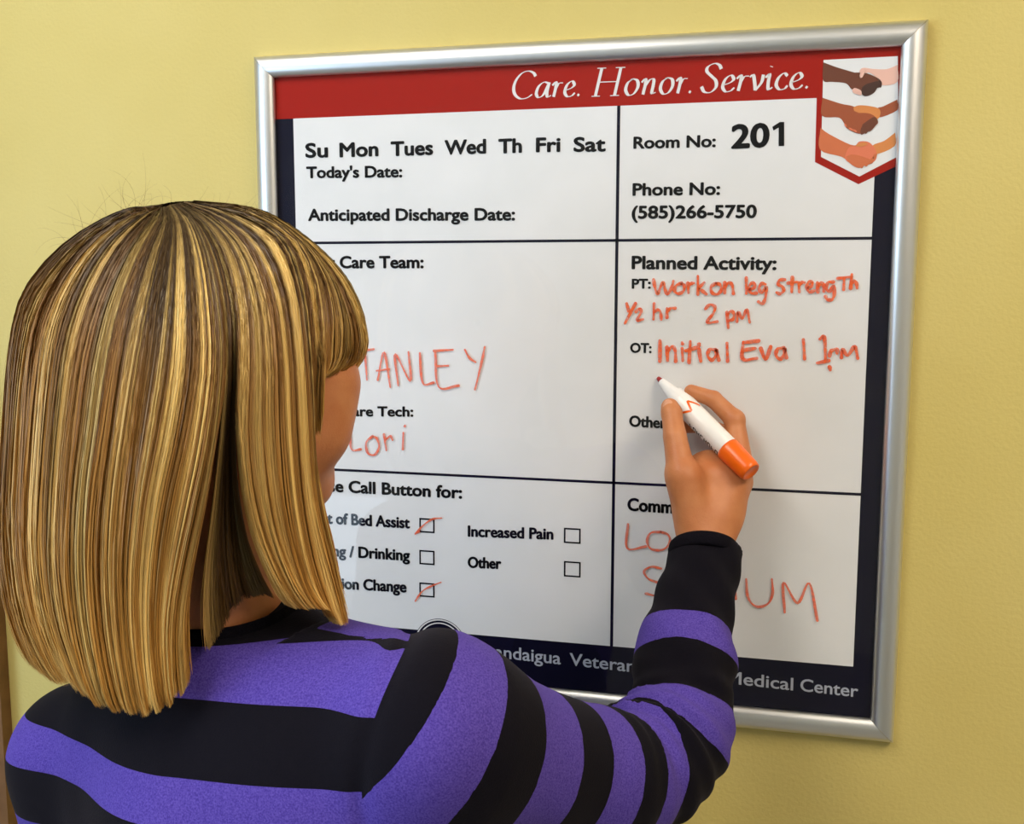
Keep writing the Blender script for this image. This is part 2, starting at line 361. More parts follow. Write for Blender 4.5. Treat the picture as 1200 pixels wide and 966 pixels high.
# brush strokes: nib pen for the italic banner, round tip for the handwriting
def stroke_mesh(strokes, wid, y, nib=None):
    V = []; F = []
    for si, st in enumerate(strokes):
        c = catmull(st); n = len(c); d = np.gradient(c, axis=0); d /= np.linalg.norm(d, axis=1)[:, None]+1e-9
        nr = np.stack([-d[:, 1], d[:, 0]], 1)
        if nib is None: wv = np.full(n, wid)*(0.9+0.2*np.sin(np.arange(n)*0.55+si))
        else: wv = wid*np.maximum(0.27, np.abs(nr@np.array([math.cos(nib), math.sin(nib)])))
        b0 = len(V)
        for i in range(n):
            for k in (-0.5, 0.5): q = c[i]+nr[i]*wv[i]*k; V.append((q[0], y-0.00002*(si % 8), q[1]))
        for i in range(n-1): F.append((b0+2*i, b0+2*i+1, b0+2*i+3, b0+2*i+2))
        if nib is None:            # round ends
            for e, sg in ((0, -1), (n-1, 1)):
                b1 = len(V); ang = math.atan2(d[e][1], d[e][0])+(math.pi if sg < 0 else 0)
                for k in range(9):
                    a = ang-math.pi/2+math.pi*k/8; V.append((c[e][0]+wv[e]/2*math.cos(a), y-0.00002*(si % 8), c[e][1]+wv[e]/2*math.sin(a)))
                F.append(tuple(range(b1, b1+9)))
    return V, F
def pen(name, strokes, wpx, material, y, nib=None):
    S = [[board_xz(a, b, y) for a, b in st] for st in strokes]
    V, F = stroke_mesh(S, wpx*0.00080, y, nib)
    o = B(mesh_obj(name, V, F, material, board)); return o
# --- banner glyphs, unit: x right, y up, cap height 1
G = {
 'C': ([[(.80, .80), (.72, .93), (.55, 1.0), (.34, .93), (.15, .70), (.06, .42), (.10, .16), (.28, .0), (.50, .02), (.68, .14)]], .78),
 'H': ([[(.22, .97), (.12, .5), (.02, .03)], [(.82, .97), (.72, .5), (.62, .03)], [(.10, .5), (.74, .5)], [(.08, .98), (.36, .98)], [(-.10, .02), (.16, .02)], [(.66, .98), (.96, .98)], [(.48, .02), (.76, .02)]], .92),
 'S': ([[(.58, .80), (.52, .94), (.38, 1.0), (.20, .90), (.16, .74), (.30, .56), (.42, .40), (.42, .18), (.26, .01), (.08, .04), (.0, .22)]], .56),
 'a': ([[(.46, .52), (.30, .57), (.12, .42), (.04, .16), (.12, .02), (.28, .12), (.44, .46)], [(.48, .56), (.40, .20), (.42, .03), (.54, .08)]], .56),
 'r': ([[(.02, .44), (.14, .56), (.14, .38), (.06, .02)], [(.11, .28), (.24, .50), (.38, .52)]], .38),
 'e': ([[(.08, .24), (.28, .32), (.38, .44), (.30, .57), (.14, .44), (.06, .18), (.14, .02), (.28, .03), (.40, .14)]], .45),
 'o': ([[(.28, .57), (.12, .44), (.05, .20), (.14, .02), (.30, .06), (.43, .28), (.42, .50), (.28, .57), (.20, .53)]], .53),
 'n': ([[(.02, .44), (.14, .56), (.14, .38), (.06, .02)], [(.11, .28), (.28, .52), (.40, .52), (.38, .30), (.34, .06), (.46, .08)]], .56),
 'v': ([[(.02, .48), (.12, .55), (.16, .30), (.18, .02)], [(.18, .02), (.36, .28), (.42, .55)]], .46),
 'i': ([[(.02, .44), (.14, .56), (.10, .28), (.10, .03), (.22, .10)], [(.19, .80), (.20, .83)]], .28),
 'c': ([[(.38, .47), (.28, .57), (.12, .42), (.05, .18), (.14, .02), (.28, .03), (.38, .14)]], .42),
 '.': ([[(.04, .02), (.09, .09)]], .16)}
def banner(s, p0, p1, cap):
    x = 0; S = []
    for ch in s:
        st, wd = G[ch]
        S += [[(x+a, b) for a, b in k] for k in st]; x += wd
    sc = (p1[0]-p0[0])/x; out = []
    for st in S: out.append([(p0[0]+a*sc, p0[1]+(p1[1]-p0[1])*a/x-b*cap) for a, b in st])
    pen('printed_motto_word', out, 3.9, M['white_ink'], Y0-0.0007, nib=math.radians(12))
banner('Care.', (600, 116), (681, 113), 32)
banner('Honor.', (697, 113.5), (812, 109.5), 34)
banner('Service.', (822, 109), (949, 104), 34)
YC = -0.0054
rect('clear_cover', -0.303, 0.303, -0.311, 0.311, M['cover'], YC)
YI = YC-0.0003
# --- handwriting, measured in photo px
def zc(x0, y0, w, h, k): return [[(x0+a*k, y0+b*k) for a, b in st] for st in h]
q = 410/1200     # crop 690,280 -> 1200 px across 410 px
def C3(*sts): return [[(690+a*q, 280+b*q) for a, b in st] for st in sts]
pen('handwritten_note', C3(
 [(222, 140), (228, 170), (236, 188), (246, 165), (256, 150), (262, 175), (270, 190), (284, 168), (290, 145)],
 [(318, 152), (300, 160), (294, 178), (306, 188), (324, 180), (328, 162), (318, 152)],
 [(340, 152), (342, 186)], [(341, 166), (350, 154), (360, 152)],
 [(374, 128), (374, 190)], [(396, 150), (376, 170), (386, 176), (404, 190)],
 [(436, 152), (420, 164), (422, 184), (440, 190), (454, 176), (450, 158), (436, 152)],
 [(466, 150), (466, 186)], [(467, 164), (480, 150), (492, 160), (496, 188)],
 [(540, 134), (540, 188)], [(552, 174), (566, 168), (570, 156), (558, 152), (550, 168), (556, 186), (574, 186)],
 [(606, 156), (592, 154), (584, 172), (594, 184), (608, 166), (606, 200), (596, 222), (582, 216)]), 4.0, M['ink_orange'], YI)
pen('handwritten_note', C3(
 [(672, 140), (654, 142), (650, 156), (664, 164), (668, 178), (656, 188), (644, 184)],
 [(698, 132), (696, 182)], [(684, 152), (714, 148)],
 [(720, 150), (722, 182)], [(722, 162), (730, 150), (740, 150)],
 [(750, 168), (764, 162), (766, 150), (754, 148), (748, 166), (756, 182), (772, 178)],
 [(784, 150), (786, 182)], [(786, 162), (796, 150), (804, 158), (806, 180)],
 [(838, 148), (820, 150), (814, 170), (826, 180), (840, 160), (842, 190), (834, 208), (818, 208), (812, 198)],
 [(854, 136), (902, 130)], [(876, 134), (874, 174)],
 [(902, 122), (898, 170)], [(899, 154), (910, 144), (918, 152), (920, 170)]), 4.0, M['ink_orange'], YI)
pen('handwritten_note', C3(
 [(130, 222), (136, 248)], [(160, 222), (124, 290)], [(162, 250), (172, 240), (180, 250), (166, 278), (186, 276)],
 [(224, 222), (222, 276)], [(223, 254), (236, 244), (246, 252), (248, 276)], [(268, 238), (268, 270)], [(269, 250), (280, 238), (296, 238)]), 3.8, M['ink_orange'], YI)
pen('handwritten_note', C3(
 [(400, 240), (414, 226), (432, 232), (428, 254), (406, 286), (440, 284)],
 [(474, 252), (478, 306)], [(475, 260), (488, 248), (498, 258), (494, 276), (480, 280)],
 [(508, 284), (512, 252), (526, 274), (542, 244), (552, 286)]), 3.8, M['ink_orange'], YI)
pen('handwritten_note', C3(
 [(244, 350), (244, 420)], [(268, 372), (270, 418)], [(270, 386), (286, 370), (296, 384), (298, 420)],
 [(320, 376), (322, 418)], [(320, 356), (321, 360)], [(348, 352), (344, 424)], [(332, 384), (374, 372)], [(378, 380), (384, 420)], [(378, 362), (380, 366)],
 [(434, 380), (414, 380), (408, 402), (422, 416), (436, 400), (438, 380), (446, 416)], [(474, 358), (476, 420)],
 [(530, 354), (528, 412), (576, 410)], [(530, 356), (582, 350)], [(530, 382), (570, 376)],
 [(590, 376), (606, 414), (624, 370)], [(668, 374), (648, 378), (642, 400), (658, 412), (670, 394), (672, 376), (678, 408)], [(736, 346), (740, 412)],
 [(792, 344), (808, 340), (812, 420)], [(784, 426), (822, 418)],
 [(828, 390), (826, 402)], [(826, 440), (828, 450)], [(832, 384), (850, 378), (852, 392)],
 [(866, 408), (870, 380), (888, 400), (912, 370), (922, 410)]), 4.4, M['ink_orange'], YI)
r6 = 400/1200
def C6(*sts): return [[(370+a*r6, 260+b*r6) for a, b in st] for st in sts]
pen('handwritten_name', C6(
 [(150, 480), (126, 478), (108, 492), (118, 508), (142, 512), (142, 536), (118, 544)],
 [(134, 456), (204, 448)], [(172, 452), (180, 556)], [(218, 556), (240, 460), (262, 582)], [(214, 524), (258, 518)],
 [(290, 576), (280, 466), (332, 560), (326, 458)], [(366, 462), (376, 566), (414, 566)],
 [(420, 458), (432, 580), (502, 576)], [(416, 454), (482, 450)], [(430, 508), (466, 506)],
 [(524, 450), (540, 478), (562, 494)], [(594, 440), (582, 500), (560, 590)]), 3.3, M['ink_thin'], YI)
pen('handwritten_name', C6(
 [(120, 736), (126, 800), (158, 800)], [(200, 754), (178, 776), (182, 812), (206, 820), (222, 794), (216, 764), (200, 754)],
 [(240, 748), (248, 804)], [(246, 766), (262, 754), (270, 768)], [(308, 742), (306, 800)], [(314, 716), (313, 719)]), 3.3, M['ink_thin'], YI)
def C4(*sts): return [[(690+a*q, 560+b*q) for a, b in st] for st in sts]
pen('handwritten_diet', C4(
 [(134, 160), (132, 242), (196, 236)], [(246, 186), (212, 190), (200, 220), (216, 246), (256, 246), (278, 222), (272, 196), (246, 186)],
 [(310, 190), (322, 244), (340, 206), (358, 246), (372, 190)]), 3.2, M['ink_thin'], YI)
pen('handwritten_diet', C4(
 [(248, 312), (214, 306), (190, 322), (206, 348), (250, 366), (262, 390), (230, 404), (196, 398)],
 [(300, 330), (280, 360), (290, 400), (330, 404), (350, 370), (334, 334), (300, 330)],
 [(390, 334), (388, 408)], [(388, 336), (430, 350), (434, 390), (390, 408)], [(500, 326), (504, 416)],
 [(540, 348), (546, 410), (574, 442), (612, 434), (630, 400), (628, 348)],
 [(672, 462), (668, 360), (716, 430), (756, 362), (784, 490)]), 3.2, M['ink_thin'], YI)
r5 = 1/3.0
def C5(*sts): return [[(370+a*r5, 540+b*r5) for a, b in st] for st in sts]
pen('check_mark', C5([(350, 258), (380, 226), (410, 206), (442, 202)], [(354, 254), (364, 250)]), 2.6, M['ink_thin'], YI)
pen('check_mark', C5([(350, 494), (372, 462), (400, 444), (440, 428)]), 2.4, M['ink_thin'], YI)
# hanging shadow gap is real: the frame sits on the wall
# ------------------------------------------------------------------ implicit surfaces
def cap_(P, a, b, ra, rb=None):
    rb = ra if rb is None else rb
    a = np.asarray(a, np.float32); b = np.asarray(b, np.float32); d = b-a
    h = np.clip(((P-a)@d)/(d@d+1e-12), 0, 1)
    return np.linalg.norm(P-a-h[:, None]*d, axis=1)-(ra+(rb-ra)*h)
def ell_(P, c, r, R=None):       # R rows are the ellipsoid's axes
    q = P-np.asarray(c, np.float32)
    if R is not None: q = q@np.asarray(R, np.float32).T
    r = np.asarray(r, np.float32); k0 = np.linalg.norm(q/r, axis=1); k1 = np.linalg.norm(q/(r*r), axis=1)
    return k0*(k0-1)/(k1+1e-9)
def smin(a, b, k):
    h = np.clip(0.5+0.5*(b-a)/k, 0, 1); return b*(1-h)+a*h-k*h*(1-h)
def smax(a, b, k): return -smin(-a, -b, k)
def surf(f, lo, hi, h, B_=8):
    lo = np.array(lo, float); hi = np.array(hi, float); S = h*B_
    nb = np.ceil((hi-lo)/S).astype(int)
    g = np.stack(np.meshgrid(*[np.arange(n) for n in nb], indexing='ij'), -1).reshape(-1, 3)
    c = (lo+(g+0.5)*S).astype(np.float32); g = g[np.abs(f(c)) < S*1.25]
    n = B_+1; off = np.stack(np.meshgrid(*[np.arange(n)]*3, indexing='ij'), -1).reshape(-1, 3)
    KEY = []; POS = []; Q = []; DIM = nb*B_+2
    key = lambda ijk: (ijk[..., 0].astype(np.int64)*DIM[1]+ijk[..., 1])*DIM[2]+ijk[..., 2]
    ED = [(a, b) for a in range(8) for b in range(8) if b > a and bin(a ^ b).count('1') == 1]
    CO = np.array([[(i >> 2) & 1, (i >> 1) & 1, i & 1] for i in range(8)])
    for s in range(0, len(g), 400):
        gb = g[s:s+400]; ijk = gb[:, None]*B_+off[None]
        v = f((lo+ijk.reshape(-1, 3)*h).astype(np.float32)).reshape(len(gb), n, n, n)
        cor = np.stack([v[:, a:a+B_, b:b+B_, c_:c_+B_] for a, b, c_ in CO], -1)
        ins = cor < 0; act = ins.any(-1) & ~ins.all(-1); w_ = np.argwhere(act)
        if not len(w_): continue
        cv = cor[act]; cell = gb[w_[:, 0]]*B_+w_[:, 1:]
        acc = np.zeros((len(cv), 3)); cnt = np.zeros(len(cv))
        for a, b in ED:
            va, vb = cv[:, a], cv[:, b]; m_ = (va < 0) != (vb < 0); t = np.where(m_, va/(va-vb+1e-20), 0)
            acc += np.where(m_[:, None], CO[a]+(CO[b]-CO[a])*t[:, None], 0); cnt += m_
        KEY.append(key(cell+1)); POS.append(lo+(cell+acc/cnt[:, None])*h)
        for ax, o1, o2, e in ((0, (0, 1, 0), (0, 0, 1), 4), (1, (0, 0, 1), (1, 0, 0), 2), (2, (1, 0, 0), (0, 1, 0), 1)):
            va, vb = cv[:, 0], cv[:, e]; m_ = (va < 0) != (vb < 0)
            cc = cell[m_]+1; o1 = np.array(o1); o2 = np.array(o2)
            q = np.stack([key(cc), key(cc-o1), key(cc-o1-o2), key(cc-o2)], 1); fl = va[m_] > 0
            q[fl] = q[fl][:, ::-1]; Q.append(q)
    KEY = np.concatenate(KEY); POS = np.concatenate(POS); Q = np.concatenate(Q)
    od = np.argsort(KEY); KEY = KEY[od]; POS = POS[od]
    ix = np.searchsorted(KEY, Q); ix = np.clip(ix, 0, len(KEY)-1)
    ok = (KEY[ix] == Q).all(1); return POS, ix[ok]
def project(f, V, it=2):        # pull vertices onto the surface
    for _ in range(it):
        V32 = V.astype(np.float32); d = f(V32); e = 0.0008; G_ = []
        for k in range(3):
            o_ = np.zeros(3, np.float32); o_[k] = e; G_.append((f(V32+o_)-f(V32-o_))/(2*e))
        G_ = np.stack(G_, 1); st = np.clip(d/(np.sum(G_*G_, 1)+1e-6), -0.0015, 0.0015); V = V-0.8*G_*st[:, None]
    return V
def clean(V, F, keep):          # keep: mask over vertices
    F = F[keep[F].all(1)]; u = np.unique(F); mp_ = np.full(len(V), -1); mp_[u] = np.arange(len(u))
    return V[u], mp_[F]
# ------------------------------------------------------------------ the woman's joints
HC = at(256, 396, 0.725)                       # centre of the head at eye height
fw = np.array([RC[2][0], RC[2][1], 0]); fw /= np.linalg.norm(fw); rt = np.array([fw[1], -fw[0], 0])
ang = math.radians(48)
hf = fw*math.cos(ang)+rt*math.sin(ang); hl = np.array([-hf[1], hf[0], 0]); hu = np.array([0, 0, 1.0])
tilt = math.radians(-6)
hf, hu = hf*math.cos(tilt)+hu*math.sin(tilt), -hf*math.sin(tilt)+hu*math.cos(tilt)
HR = np.stack([hf, hl, hu]); HS = 1.05
def hd(f_, l_, u_): return HC+HR.T@(np.array([f_, l_, u_])*HS)
NB = at(262, 742, 0.735)                       # base of the neck
SH = at(528, 867, 0.65); EL = at(772, 908, 0.80); WR = at(827, 648, 0.925)
LS = at(92, 884, 0.79)                         # left shoulder joint
LE = LS+np.array([-0.03, 0.05, -0.27]); LW = LE+np.array([0.06, 0.16, -0.17])
CH = at(275, 1000, 0.74); CH = (SH+LS)/2*0.5+CH*0.5
sd = SH-LS; sd[2] = 0; sd /= np.linalg.norm(sd)              # torso's own right
tf = np.array([-sd[1], sd[0], 0])                            # torso's forward (to the wall)
MID = (SH+LS)/2; UP = np.array([0, 0, 1.0])
TR = np.stack([sd, tf, UP])
hip = MID+np.array([0, 0, 0.90-MID[2]])+tf*0.02
def cloth(P, arms=True):
    d = ell_(P, MID+UP*-0.10+tf*0.015, (0.155, 0.100, 0.19), TR)
    d = smin(d, ell_(P, MID+UP*-0.30+tf*0.02, (0.135, 0.098, 0.22), TR), 0.05)
    d = smin(d, ell_(P, hip+UP*0.02, (0.165, 0.12, 0.15), TR), 0.05)
    d = smin(d, cap_(P, NB+UP*-0.035, SH+UP*0.004-sd*0.012, 0.050, 0.050), 0.045)
    d = smin(d, cap_(P, NB+UP*-0.035, LS-UP*0.004, 0.050, 0.046), 0.045)
    d = smin(d, cap_(P, NB+UP*-0.05, NB+UP*0.0, 0.062, 0.052), 0.03)
    d = smin(d, cap_(P, MID-UP*0.06+tf*0.07+sd*0.06, MID-UP*0.12+tf*0.07-sd*0.06, 0.06), 0.04)
    d = smin(d, cap_(P, at(300, 905, .715), SH-sd*0.02-UP*0.005, 0.072, 0.050), 0.05)
    d = smin(d, cap_(P, at(300, 960, .715), SH-sd*0.03-UP*0.05, 0.075, 0.050), 0.05)
    d = smin(d, cap_(P, LS, LE, 0.048, 0.040), 0.02)
    d = smin(d, cap_(P, LE, LW, 0.040, 0.032), 0.01)
    return d
ARM = [(SH, 0.059), (SH*0.6+EL*0.4, 0.054), (EL, 0.044), (EL*0.45+WR*0.55, 0.0425), (WR+(WR-EL)*0.02, 0.0375)]
def arm_path(n=160):
    pts = [SH+(SH-EL)*0.10, SH, SH*0.6+EL*0.4-UP*0.006, SH*0.22+EL*0.78+np.array([0.002, 0, -0.007]), EL*0.80+WR*0.20+np.array([0.006, 0, 0.0]), EL*0.45+WR*0.55, WR, WR+(WR-EL)*0.25]
    c = catmull(pts, n//7); l = np.concatenate([[0], np.cumsum(np.linalg.norm(np.diff(c, axis=0), axis=1))])
    s = np.linspace(0, l[-1], n); return np.stack([np.interp(s, l, c[:, k]) for k in range(3)], 1), s
AP, AS = arm_path()
def arm_rad(s): return np.interp(s, SR[0], SR[1])
def s_of(px_, py_, dh):         # arc length of the path point seen nearest to a photo pixel
    V = (AP-CAM)@RC.T; X = 600+FPX*V[:, 0]/V[:, 2]; Y = 483+FPX*V[:, 1]/V[:, 2]
    return AS[np.argmin((X-px_)**2+(Y-py_)**2)]
sSH = AS[np.argmin(np.linalg.norm(AP-SH, axis=1))]; sWR = AS[np.argmin(np.linalg.norm(AP-WR, axis=1))]
sEL = AS[np.argmin(np.linalg.norm(AP-EL, axis=1))]
SR = ([0, sSH, sSH+(sEL-sSH)*0.5, sEL, sEL+(sWR-sEL)*0.45, sWR-0.01, sWR+0.05], [0.050, 0.054, 0.0485, 0.0435, 0.038, 0.0325, 0.032])
def arm_d(P):
    best = np.full(len(P), 1e9, np.float32); bs = np.zeros(len(P), np.float32)
    for i in range(0, len(AP)-1):
        a = AP[i].astype(np.float32); d = (AP[i+1]-AP[i]).astype(np.float32); h_ = np.clip(((P-a)@d)/(d@d), 0, 1)
        D = np.linalg.norm(P-a-h_[:, None]*d, axis=1); m_ = D < best
        best = np.where(m_, D, best); bs = np.where(m_, AS[i]+h_*(AS[i+1]-AS[i]), bs)
    return best, bs
SPT = catmull([at(*q_) for q_ in ((385,762,.635),(450,808,.64),(540,862,.655),(650,896,.705),(725,908,.76),(775,897,.80),(803,845,.822),(812,775,.855),(822,700,.895),(828,648,.932),(829,600,.96))], 40)
SPS = np.concatenate([[0], np.cumsum(np.linalg.norm(np.diff(SPT, axis=0), axis=1))])
def s_stripe(P):
    best = np.full(len(P), 1e9); bs = np.zeros(len(P))
    for i in range(len(SPT)-1):
        a = SPT[i]; d = SPT[i+1]-a; h_ = np.clip(((P-a)@d)/(d@d), 0, 1); D = np.linalg.norm(P-a-h_[:, None]*d, axis=1); m_ = D < best
        best = np.where(m_, D, best); bs = np.where(m_, SPS[i]+h_*(SPS[i+1]-SPS[i]), bs)
    return bs
EDGES = [s_of(*e, 0) for e in ((497, 835), (585, 850), (648, 868), (684, 882), (720, 893), (752, 898), (778, 893), (792, 880), (801, 855), (806, 792), (808, 752), (811, 716))]
def arm_cloth(P, folds=True):
    D, s = arm_d(P); r = np.interp(s, *SR)
    if folds:
        puff = np.zeros(len(P), np.float32)
        for a, b in zip(EDGES[3::2], EDGES[4::2]):
            mth = (a+b)/2; wd_ = max(0.008, (b-a)*0.7); puff += 0.0050*np.exp(-((s-mth)/wd_)**2)
        r = r+puff*np.clip((s-sSH-0.08)/0.05, 0, 1)
        r = r+0.0016*np.sin(s*250+P[:, 0]*60+P[:, 2]*40)*np.clip(1-np.abs(s-sEL)/0.10, 0, 1)
        inn = np.clip(((P-EL.astype(np.float32))@((at(735, 830, .80)-EL)/0.05).astype(np.float32))/0.05, 0, 1)*np.clip(1-np.abs(s-sEL)/0.09, 0, 1)
        r = r+0.0034*inn*np.sin(s*270)
        r = r+0.0011*np.sin(s*170+P[:, 0]*120-P[:, 2]*50)*np.clip((s-sEL)/0.05, 0, 1)
    return D-r, s
def sweater_f(P):
    a, s = arm_cloth(P)
    d = smin(cloth(P), a, 0.022)
    q = P*np.array([1, 1, 1.0], np.float32)
    d = d+0.0016*np.sin(q[:, 0]*38+q[:, 2]*22+2*np.sin(q[:, 1]*17))
    rg = (P-seam_p)@seam_n+0.011*np.clip(1-((P[:, 2]-seam_p[2])/0.055)**2, -1, 1); rg = np.where(a < 0.03, rg, 1.0)
    d = d+0.0032*np.exp(-(rg/0.006)**2)-0.0018*np.exp(-((rg-0.022)/0.016)**2)*np.clip((P[:, 2]-seam_p[2])/0.03, 0, 1)
    near = np.linalg.norm(P-WR.astype(np.float32), axis=1) < 0.09
    d = np.where(near, smax(d, (P-CUFF_P)@ax_c, 0.004), d); d = smax(d, -cap_(P, CUFF_P-ax_c*0.008, CUFF_P+ax_c*0.08, 0.0255), 0.003)
    nn = np.linalg.norm((P-NB)[:, :2], axis=1) < 0.085
    d = np.where(nn & (P[:, 2] > NB[2]-0.02), smax(d, (P-nk)@nkn, 0.004), d); d = smax(d, -cap_(P, nk-nkn*0.006+nkn*0.056, nk+nkn*0.1, 0.056), 0.003)
    ln_ = np.linalg.norm(P-LW.astype(np.float32), axis=1) < 0.06
    d = np.where(ln_, smax(d, (P-LW)@lw_dir+0.01, 0.004), d); d = smax(d, 0.84-P[:, 2], 0.004)
    return d.astype(np.float32)
seam_n = (at(502, 738, 0.66)-at(444, 900, 0.60)); seam_n = np.cross(seam_n, at(480, 830, 0.55)-at(480, 830, 0.8)); seam_n /= np.linalg.norm(seam_n)
if seam_n@sd < 0: seam_n = -seam_n
seam_p = at(470, 822, 0.62)
ax_c = at(824, 560, .965)-at(822, 700, .905); ax_c = ax_c/np.linalg.norm(ax_c); CUFF_P = at(825, 641, 0.925)
nk = NB+UP*0.030; nkn = UP*0.93-tf*0.20+sd*0.10; nkn /= np.linalg.norm(nkn); lw_dir = (LW-LE)/np.linalg.norm(LW-LE)
woman = thing('person', 'blonde woman in black and purple striped sweater writing on the whiteboard with her right hand', 'person')
# --- sweater
V, F = surf(sweater_f, (MID+hip)/2-[0.42, 0.36, 0.50], np.maximum(MID+[0.42, 0.36, 0.22], WR+0.09), 0.0036)
V = project(sweater_f, V, 1)
sweater = fast_mesh('sweater', V, F, None, woman)
D_, s_ = arm_d(V.astype(np.float32))
region = (V-seam_p)@seam_n
region = region+0.011*np.clip(1-((V[:, 2]-seam_p[2])/0.055)**2, -1, 1)
def bands(T, edges, first):      # signed coordinate: >0 inside purple
    out = np.full(len(T), -1.0); e = list(edges)
    for a, b in zip(e[0::2], e[1::2]): out = np.maximum(out, np.minimum(T-a, b-T))
    return out
EDGES = EDGES
slv = bands(s_, EDGES, 0)
TZ = V[:, 2]+0.0*V[:, 0]
def zof(px_, py_, d): return at(px_, py_, d)[2]
zA, zB_, zC, zD = 0, 0, 0, 0
from mathutils.bvhtree import BVHTree
bvh = BVHTree.FromPolygons([tuple(v) for v in V], [tuple(int(i) for i in f) for f in F])
def hit(px_, py_):               # the sweater's surface where a stripe edge was measured
    r = RC.T@np.array([(px_-600)/FPX, (py_-483)/FPX, 1.0]); r /= np.linalg.norm(r)
    h_ = bvh.ray_cast(Vector(CAM), Vector(r)); return np.array(h_[0]) if h_[0] is not None else None
BE = [[(290, 748), (340, 752), (400, 758), (452, 764)], [(210, 817), (309, 827), (380, 834), (445, 841)],
      [(30, 855), (128, 891), (220, 910), (330, 922), (397, 928), (445, 930)], [(30, 928), (66, 939), (128, 964)]]
rows = []; rhs = []
for i, e in enumerate(BE):
    for q_ in e:
        h_ = hit(*q_)
        if h_ is None: continue
        k_ = np.zeros(6); k_[0] = h_[0]; k_[1] = h_[1]; k_[2+i] = -1; rows.append(k_); rhs.append(-h_[2])
rows += [[0.15, 0, 0, 0, 0, 0], [0, 0.15, 0, 0, 0, 0]]; rhs += [0, 0]
sol = np.linalg.lstsq(np.array(rows), np.array(rhs), rcond=None)[0]
TZ = V[:, 2]+sol[0]*V[:, 0]+sol[1]*V[:, 1]; eA, eB, eC, eD = sol[2:]
per = eA-eC; pw = eA-eB
print('torso stripes', sol, 'resid', (np.array(rows)@sol-np.array(rhs)).round(4))
ed = []
for k_ in range(-1, 6): ed += [eA-per*k_, eA-pw-per*k_]
ed = [e for e in ed if e <= eA+0.001]
trs = bands(TZ, sorted(ed), 0)
# the purple band over the top of the shoulder, behind the black yoke
tn2 = UP*0.6+tf*0.8; up_ = [h_ for h_ in (hit(*q_) for q_ in ((372, 741), (400, 745), (430, 749), (462, 754))) if h_ is not None]
if up_:
    far_ = V@tn2-float(np.max([h_@tn2 for h_ in up_]))-0.002
    far_ = np.minimum(far_, np.linalg.norm((V-NB)[:, :2], axis=1)-0.092); trs = np.where(V[:, 2] > eA-0.03, np.maximum(trs, far_), trs)
SE = [[(541, 750), (500, 832), (450, 912)], [(604, 785), (596, 833), (567, 900), (517, 964)], [(642, 800), (648, 858), (633, 908), (603, 962)],
      [(674, 821), (681, 867), (679, 917), (667, 954)], [(688, 835), (712, 862), (723, 900), (708, 962)], [(735, 850), (752, 871), (758, 917), (742, 960)],
      [(745, 845), (775, 875), (787, 925), (775, 956)], [(755, 838), (796, 867), (810, 900), (808, 942)], [(765, 832), (804, 833), (825, 867)],
      [(742, 815), (800, 788), (835, 815)], [(765, 745), (805, 747), (845, 765)], [(775, 718), (811, 715), (850, 730)]]
ne = []
for i, e in enumerate(SE):
    hs = [h_ for h_ in (hit(*q_) for q_ in e) if h_ is not None]
    ss = s_stripe(np.array(hs)); print('edge', i, ss.round(4)); ne.append(float(np.median(ss)))
sv = s_stripe(V); cnt_ = np.zeros(len(V))
for k_ in range(4): np.add.at(cnt_, F[:, k_], 2)
for it in range(14):             # ease the bands round the inside of the elbow
    acc = np.zeros(len(V))
    for k_ in range(4): np.add.at(acc, F[:, k_], sv[F[:, (k_+1) % 4]]+sv[F[:, (k_+3) % 4]])
    sv = np.where(cnt_ > 0, 0.5*sv+0.5*acc/np.maximum(cnt_, 1), sv)
slv = bands(sv, ne, 0)
def attr(ob, name, arr):
    a = ob.data.attributes.new(name, 'FLOAT', 'POINT'); a.data.foreach_set('value', np.asarray(arr, np.float32))
attr(sweater, 'torso_band', trs); attr(sweater, 'sleeve_band', slv); attr(sweater, 'region', region)
